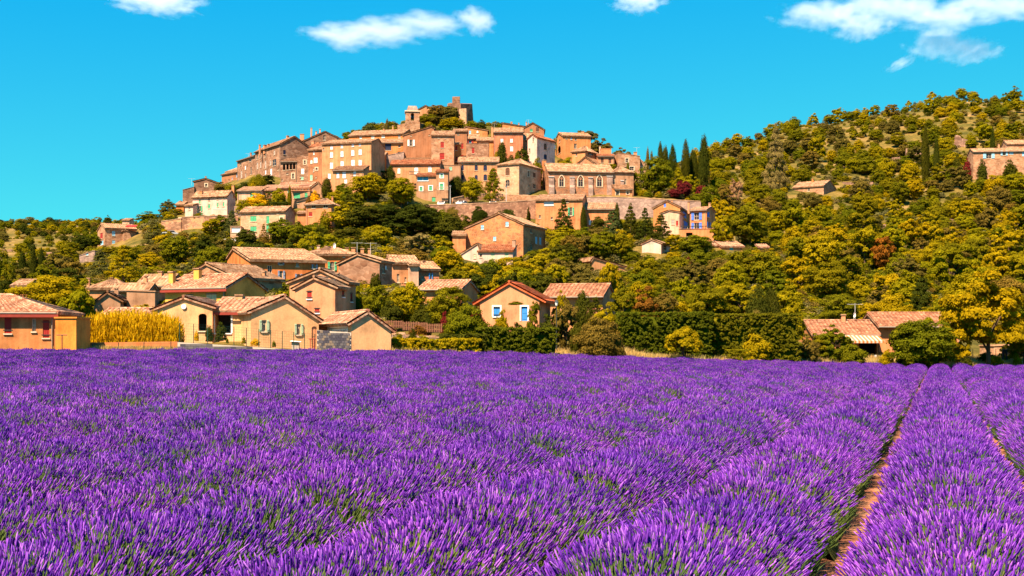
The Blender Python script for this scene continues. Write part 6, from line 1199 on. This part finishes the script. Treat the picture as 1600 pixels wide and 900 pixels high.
def picket_fence():
    D = 110.5; A = ray(600, 527, D); r = tag(empty('picket_fence', tuple(A)), 'red brown picket fence stepping down right of the garage', 'fence'); me = None
    rails = MB()
    for x0, x1, yt, yb in ((601, 628, 501, 512), (630, 654, 503, 516), (655, 667, 504, 517), (668, 690, 506, 519)):
        n = int((x1-x0)/2.3)
        a, b = ray(x0, yb, D)-A, ray(x1, yb, D)-A; h = (yb-yt)*D/F
        for q in (.25, .8): rails.box(a.x, .02, a.z+h*q, b.x, .06, a.z+h*q+.06)
        if me is None:
            m = MB(); m.box(-.04, -.02, 0, .04, .018, .64); m.poly([(-.04, -.02, .64), (.04, -.02, .64), (0, -.02, .70)]); me = bpy.data.meshes.new('picket'); me.from_pydata(m.v, [], m.f); me.materials.append(P['wood'])
        for i in range(n): o = bpy.data.objects.new('picket', me); o.location = (a.x+(b.x-a.x)*i/max(n-1, 1), 0, a.z); o.scale = (1, 1, h/.66*random.uniform(.96, 1.04)); link(o, r)
    rails.build('rail', P['wood'], r)
picket_fence()
def antenna(label, px, yt, yb, D, dish=False):
    a, b = ray(px, yb, D), ray(px, yt, D); r = tag(empty('roof_antenna' if not dish else 'satellite_dish', tuple(a)), label, 'antenna' if not dish else 'satellite dish'); h = (b-a).z; m = MB(); m.tube((0, 0, -.4), (0, 0, h), .03, .025, 5); m.build('mast', P['steel'], r); m = MB()
    if dish:
        for i in range(10):
            t0, t1 = 2*math.pi*i/10, 2*math.pi*(i+1)/10; m.poly([(0, -.12, h), ((.28 if D < 150 else .4)*.5*math.cos(t0), -.3, h+(.28 if D < 150 else .4)*math.sin(t0)), ((.28 if D < 150 else .4)*.5*math.cos(t1), -.3, h+(.28 if D < 150 else .4)*math.sin(t1))])
        m.build('dish', P['white'], r)
    else:
        m.tube((-.9, 0, h-.1), (.9, 0, h-.1), .02, .02, 4)
        for k in range(7): m.tube((-.8+k*.26, -.3, h-.1), (-.8+k*.26, .3, h-.1), .012, .012, 3)
        m.build('aerial', P['steel'], r)
for a in (('aerial on the dark gabled house', 299.5, 278.5, 288, 338), ('aerial on the second dark facade', 388, 239.5, 246, 368), ('aerial above the skyline gable with the green shutter', 826, 187, 195, 377), ('aerial over the ochre castle cottage', 772.5, 193, 200, 366), ('rake aerial above the row house roofs', 558, 378.5, 395, 181), ('second rake aerial above the row house roofs', 579, 379, 398, 181), ('aerial on the awning bungalow', 1336, 474, 506, 137), ('mast above the brown stone house', 995, 230, 244, 356)): antenna(*a)
antenna('white dish on the hipped orange house', 523, 384, 391, 182, True); antenna('white dish on the orange bungalow roof beside the aerial', 1334, 492, 506, 136.5, True); pass
# awnings
def awning(label, x0, x1, yt, yb, D, out, cols, name='awning', n=12):
    a, b = ray(x0, yt, D), ray(x1, yt, D); r = tag(empty(name, tuple(a)), label, 'awning'); w = (b-a).x; drop = (yb-yt)*D/F*.8; ms = [MB() for _ in cols]
    for i in range(n):
        m = ms[i % len(cols)]; u0, u1 = w*i/n, w*(i+1)/n; m.quad((u0, -out, -drop), (u1, -out, -drop), (u1, 0, 0), (u0, 0, 0)); m.quad((u0, -out, -drop-.22), (u1, -out, -drop-.22), (u1, -out, -drop), (u0, -out, -drop))
    for m, c in zip(ms, cols): m.build('stripe', c, r)
    fr = MB(); fr.tube((0, -out, -drop), (0, 0, -drop*1.1), .03, .03, 5); fr.tube((w, -out, -drop), (w, 0, -drop*1.1), .03, .03, 5); fr.build('arm', P['steel'], r)
awning('orange and white striped awning over the bungalow terrace', 1317, 1372, 523.5, 535, 130.4, 2.2, [P['pale'], P['awning']], n=18)
awning('flat white awning at the foot of the pale stone house', 349, 372, 373, 377, 266, 2.0, [P['white']], n=2); awning('grey terrace awning at the long white house', 336, 354, 326, 329, 297, 2.0, [P['grey']], n=2); awning('rusty brown awning above the roof terrace', 455, 486, 288.5, 292.5, 298, 3.0, [P['terra'], P['wood']], n=2); awning('red awning on the hillside house roof', 199, 216, 351.5, 355, 303.8, 1.6, [P['red']], n=2)
# roof terrace parapet
def railing(label, x0, x1, yt, yb, D, nm='balcony_railing', col='concrete'):
    a, b = ray(x0, yb, D), ray(x1, yb, D); r = tag(empty(nm, tuple(a)), label, 'railing'); w = (b-a).x; h = (yb-yt)*D/F; m = MB(); m.box(-.1, -.12, h-.12, w+.1, .12, h); m.build('top_rail', P[col], r); m = MB(); m.box(-.1, -.12, 0, w+.1, .12, .1); m.build('bottom_rail', P[col], r)
    n = max(3, int(w/.35))
    for i in range(n+1):
        m = MB(); u = w*i/n; m.box(u-.035, -.05, .1, u+.035, .05, h-.12); m.build('baluster', P[col if i % 4 else 'concrete'], r)
railing('terracotta balustrade of the roof terrace', 453.5, 484, 293.5, 298.3, 294.6, col='terra'); railing('iron railing before the bright blue shutters', 1064, 1115, 353, 358.5, 275.5, col='iron'); railing('balcony rail under the white arched shutters', 640, 656, 268, 273, 317.8, col='iron'); railing('balcony rail on the pale lean-to house', 548, 561, 272, 276.5, 304.5, col='iron'); railing('balcony rail on the grey road house', 684, 700, 292, 297, 310, col='concrete'); railing('grey garden railing behind the bungalow bush', 1318, 1338, 547, 561, 126.5, nm='garden_railing', col='iron')
# garden furniture, laundry and bins by the right bungalow
def table_set():
    a = ray(1352, 561, 126); z = g1(a.x, a.y); r = tag(empty('garden_table', (a.x, a.y, z)), 'white garden table with a red cloth under the awning', 'table'); m = MB(); m.box(-.7, -.45, .70, .7, .45, .74); m.build('tabletop', P['red'], r)
    for sx in (-.6, .6):
        for sy in (-.38, .38): m = MB(); m.tube((sx, sy, 0), (sx, sy, .70), .03, .03, 5); m.build('leg', P['white'], r)
    for k, (dx, lb) in enumerate(((-1.2, 'white garden chair left of the red table'), (1.2, 'white garden chair right of the red table'))):
        c = tag(empty('garden_chair', (a.x+dx, a.y-.2, z), 1.57*(1 if k else -1)), lb, 'chair'); m = MB(); m.box(-.24, -.24, .42, .24, .24, .46); m.build('seat', P['white'], c); m = MB(); m.box(-.24, .20, .463, .24, .24, .92); m.build('backrest', P['white'], c)
        for sx in (-.2, .2):
            for sy in (-.2, .2): m = MB(); m.tube((sx, sy, 0), (sx, sy, .42), .025, .025, 5); m.build('leg', P['white'], c)
table_set()
def laundry():
    for nm, lb, px0, px1, y, D in (('washing_line', 'washing line with white cloths beside the turquoise shutter', 1492, 1520, 546, 127), ('washing_line', 'washing line carrying one pair of black trousers', 1556, 1592, 545.5, 127)):
        a, b = ray(px0, y, D), ray(px1, y, D); r = tag(empty(nm, tuple(a)), lb, 'washing line'); w = (b-a).x; m = MB(); m.tube((0, 0, 0), (w, 0, 0), .012, .012, 4); m.build('line', P['white'], r); zg = g1(a.x, D)-a.z
        for u in (0, w): m = MB(); m.tube((u, 0, zg), (u, 0, .05), .035, .03, 6); m.build('post', P['iron'], r)
    def cloth(label, px, y, D, w, h, m, nm='hanging_cloth'):
        a = ray(px, y, D); mb = MB(); n = 6
        for i in range(n):
            u0, u1 = -w/2+w*i/n, -w/2+w*(i+1)/n; f = lambda u: .05*math.sin(u*9)
            mb.quad((u0, f(u0)-.01, -h), (u1, f(u1)-.01, -h), (u1, f(u1)*.3-.01, 0), (u0, f(u0)*.3-.01, 0)); mb.quad((u0, f(u0)+.01, -h), (u0, f(u0)*.3+.01, 0), (u1, f(u1)*.3+.01, 0), (u1, f(u1)+.01, -h))
        o = mb.build(nm, m); o.location = a; tag(o, label, 'laundry')
    cloth('white cloth at the left of the short washing line', 1499, 546, 127, .5, .32, P['white']); cloth('white cloth at the right of the short washing line', 1512, 546, 127, .62, .25, P['lilac'])
    a = ray(1570, 545.7, 127); mb = MB(); mb.box(-.22, -.06, -.28, .22, .06, 0); o = None
    for s in (-1, 1):
        n = len(mb.v); mb.v += [(s*.02, -.07, -.2), (s*.23, -.07, -.2), (s*.23, .07, -.2), (s*.02, .07, -.2), (s*.12, -.05, -1.05), (s*.27, -.05, -1.05), (s*.27, .05, -1.05), (s*.12, .05, -1.05)]; mb.f += [(n, n+1, n+5, n+4), (n+1, n+2, n+6, n+5), (n+2, n+3, n+7, n+6), (n+3, n, n+4, n+7), (n+4, n+5, n+6, n+7)]
    o = mb.build('trousers', P['black']); o.location = a; tag(o, 'black trousers hanging upright from the washing line', 'trousers')
laundry()
def bin_(label, px, yt, yb, wpx, D, m, nm, cat):
    a = ray(px, yb, D); z = g1(a.x, D); w = wpx*D/F/2; h = (yb-yt)*D/F; r = tag(empty(nm, (a.x, D, z)), label, cat); mb = MB(); n = 0; t = w*.84
    mb.v += [(-t, -t*.8, .02), (t, -t*.8, .02), (t, t*.8, .02), (-t, t*.8, .02), (-w, -w*.8, h), (w, -w*.8, h), (w, w*.8, h), (-w, w*.8, h)]; mb.f += [(0, 3, 2, 1), (0, 1, 5, 4), (1, 2, 6, 5), (2, 3, 7, 6), (3, 0, 4, 7)]; mb.build('body', m, r)
    l = MB(); l.box(-w-.03, -w*.8-.03, h-.05, w+.03, w*.8+.03, h+.02); l.build('rim', m, r)
bin_('bright blue plastic crate at the edge of the dry grass', 1530, 562.5, 568, 10, 126.5, P['plasticblue'], 'plastic_crate', 'crate'); bin_('dark green bin at the right end of the dry grass', 1584, 561, 570, 10, 127, P['bingreen'], 'waste_bin', 'bin')
def heatpump():
    a = ray(462, 543, 101); z = zrow(545, 101); r = tag(empty('outdoor_unit', (a.x, 101, z)), 'grey outdoor unit with a slanted white lid behind the wire fence', 'outdoor unit'); m = MB(); m.box(-.3, -.2, -.3, .3, .2, .6); m.build('body', P['grey'], r); m = MB(); m.quad((-.42, -.35, .62), (.42, -.35, .55), (.42, .3, .60), (-.42, .3, .67)); m.quad((-.42, -.35, .59), (-.42, .3, .64), (.42, .3, .57), (.42, -.35, .52)); m.build('lid', P['white'], r)
heatpump()
def clothes_post():
    a = ray(97, 550, 93.8); r = tag(empty('clothes_post', (a.x, 93.8, g1(a.x, 93.8))), 'dark T shaped post standing before the amber annex', 'post'); h = zrow(523.5, 93.8)-r.location.z; m = MB(); m.tube((0, 0, -.2), (0, 0, h), .04, .04, 6); m.build('pole', P['iron'], r); m = MB(); m.tube((-.42, 0, h), (.38, 0, h), .035, .035, 6); m.build('crossbar', P['iron'], r)
    m = MB(); m.tube((.12, -.2, 0), (.2, 0, .75), .025, .025, 5); m.tube((.42, -.2, 0), (.2, 0, .75), .025, .025, 5); m.build('brace', P['iron'], r)
clothes_post()
def red_frame():
    a = ray(488, 546, 100.5); r = tag(empty('plant_support', tuple(a)), 'small bright red metal frame beside the bungalow door', 'frame')
    for u in (-.16, .16): m = MB(); m.tube((u, 0, -.3), (u, 0, .85), .03, .03, 5); m.build('upright', P['red'], r)
    m = MB(); m.tube((-.3, 0, .85), (.3, 0, .85), .035, .035, 5); m.build('crossbar', P['red'], r)
red_frame()
# plants on the cream bungalow terrace
for px, yt, yb, w, mt, lb, D in ((327, 505, 536, 16, 'K', 'dark potted shrub left on the bungalow terrace', 100.2), (345, 500, 536, 20, 'K', 'taller dark shrub beside the white framed opening', 100.4), (381, 524, 538, 8, 'Y', 'small pale bush behind the wire fence', 99.6), (399, 528, 541, 18, 'D', 'golden grass tuft behind the wire fence', 99.8), (307, 515, 534, 10, 'D', 'golden plant at the left terrace post', 99.9), (355, 527, 537, 6, 'G', 'little green plant behind the fence middle', 99.8), (428, 531, 543, 8, 'G', 'little green plant behind the right fence part', 99.8)):
    D_ = D; z = zrow(yb, D_); o = plant(px, yt, yb, w, 'bush', mt, lb, D=D_); o.location.z = z; o.scale.z = (yb-yt)*D_/F
def terrace():
    m = MB(); D0, D1 = 98.5, 103
    A, B = ray(277, 535, D0), ray(494, 548.5, D0); za, zb = A.z-.05, B.z-.05
    m.quad((A.x, D0, za), (B.x, D0, zb), (B.x+.5, D1+2, zb), (A.x, D1+4, za)); o = m.build('terrace', M_HILL); tag(o, 'earth terrace behind the low grey wall', kind='structure')
terrace()

# ------------------------------------------------------------------ clouds: real volumes high above the hills
def cloud_mat(name, dens, scale, cut, col):
    m = bpy.data.materials.new(name); m.use_nodes = True; nt = m.node_tree; nt.nodes.clear(); o = nt.nodes.new('ShaderNodeOutputMaterial'); v = nt.nodes.new('ShaderNodeVolumePrincipled')
    t = nt.nodes.new('ShaderNodeTexCoord'); ln = N(nt, 'ShaderNodeVectorMath', operation='LENGTH'); nt.links.new(t.outputs['Object'], ln.inputs[0])
    mp = N(nt, 'ShaderNodeMapping'); mp.inputs['Scale'].default_value = scale; nt.links.new(t.outputs['Object'], mp.inputs[0]); nz = N(nt, 'ShaderNodeTexNoise', Scale=1.0, Detail=5.0, Roughness=0.62); nt.links.new(mp.outputs[0], nz.inputs['Vector'])
    a = N(nt, 'ShaderNodeMath', operation='MULTIPLY_ADD'); nt.links.new(nz.outputs[0], a.inputs[0]); a.inputs[1].default_value = 1.9; nt.links.new(ln.outputs['Value'], a.inputs[2])
    b = N(nt, 'ShaderNodeMapRange'); nt.links.new(a.outputs[0], b.inputs['Value']); b.inputs['From Min'].default_value = cut; b.inputs['From Max'].default_value = cut-0.7; b.inputs['To Min'].default_value = 0; b.inputs['To Max'].default_value = dens
    nt.links.new(b.outputs[0], v.inputs['Density']); v.inputs['Color'].default_value = c4(col); v.inputs['Anisotropy'].default_value = 0.1
    nt.links.new(v.outputs[0], o.inputs['Volume']); return m
def ico():
    import bmesh
    bm = bmesh.new(); bmesh.ops.create_icosphere(bm, subdivisions=3, radius=1.0); me = bpy.data.meshes.new('cloud_body'); bm.to_mesh(me); bm.free(); return me
CLM = cloud_mat('cloud_vapour', 0.022, (3.2, 2.4, 1.8), 1.66, (0.88, 0.95, 1)); CLW = cloud_mat('cloud_wisp', 0.014, (3.4, 2.0, 1.3), 1.68, (0.88, 0.95, 1)); CLS = cloud_mat('cloud_streak', 0.015, (1.6, 1.4, 1.2), 1.72, (0.88, 0.94, 1)); CM = ico()
def cloud(label, lobes, D, thick=120, mt=None):
    c = ray(lobes[0][0], lobes[0][1], D); r = tag(empty('cloud', tuple(c)), label, 'cloud')
    for k, (px, py, w, h) in enumerate(lobes):
        p = ray(px, py, D+k*3)-c; me = CM.copy(); me.materials.append(mt or CLM); o = bpy.data.objects.new('cloud_lobe', me); o.location = p; o.scale = (w*D/F*.5, thick, h*D/F*.5); o.rotation_euler = (0, 0, 0); link(o, r)
cloud('long flat white cloud alone in the middle of the sky', [(535, 57, 150, 36), (600, 49, 170, 40), (670, 37, 160, 30), (745, 32, 84, 34)], 2600, mt=CLS)
cloud('white cloud cut by the top edge at the left', [(245, 0, 200, 48)], 2700)
cloud('small white cloud cut by the top edge right of the middle', [(1000, 0, 120, 32)], 2750)
cloud('large wispy cloud in the top right corner', [(1290, 22, 210, 46), (1400, 12, 300, 52), (1560, 10, 280, 48), (1350, 42, 130, 40), (1480, 30, 200, 36)], 2800, mt=CLW)
cloud('smaller ragged cloud below the large one at the right', [(1470, 66, 130, 54), (1520, 80, 120, 40)], 2900, mt=CLW)
cloud('faint streak of cloud low at the right', [(1408, 99, 44, 12)], 3000, mt=CLW)
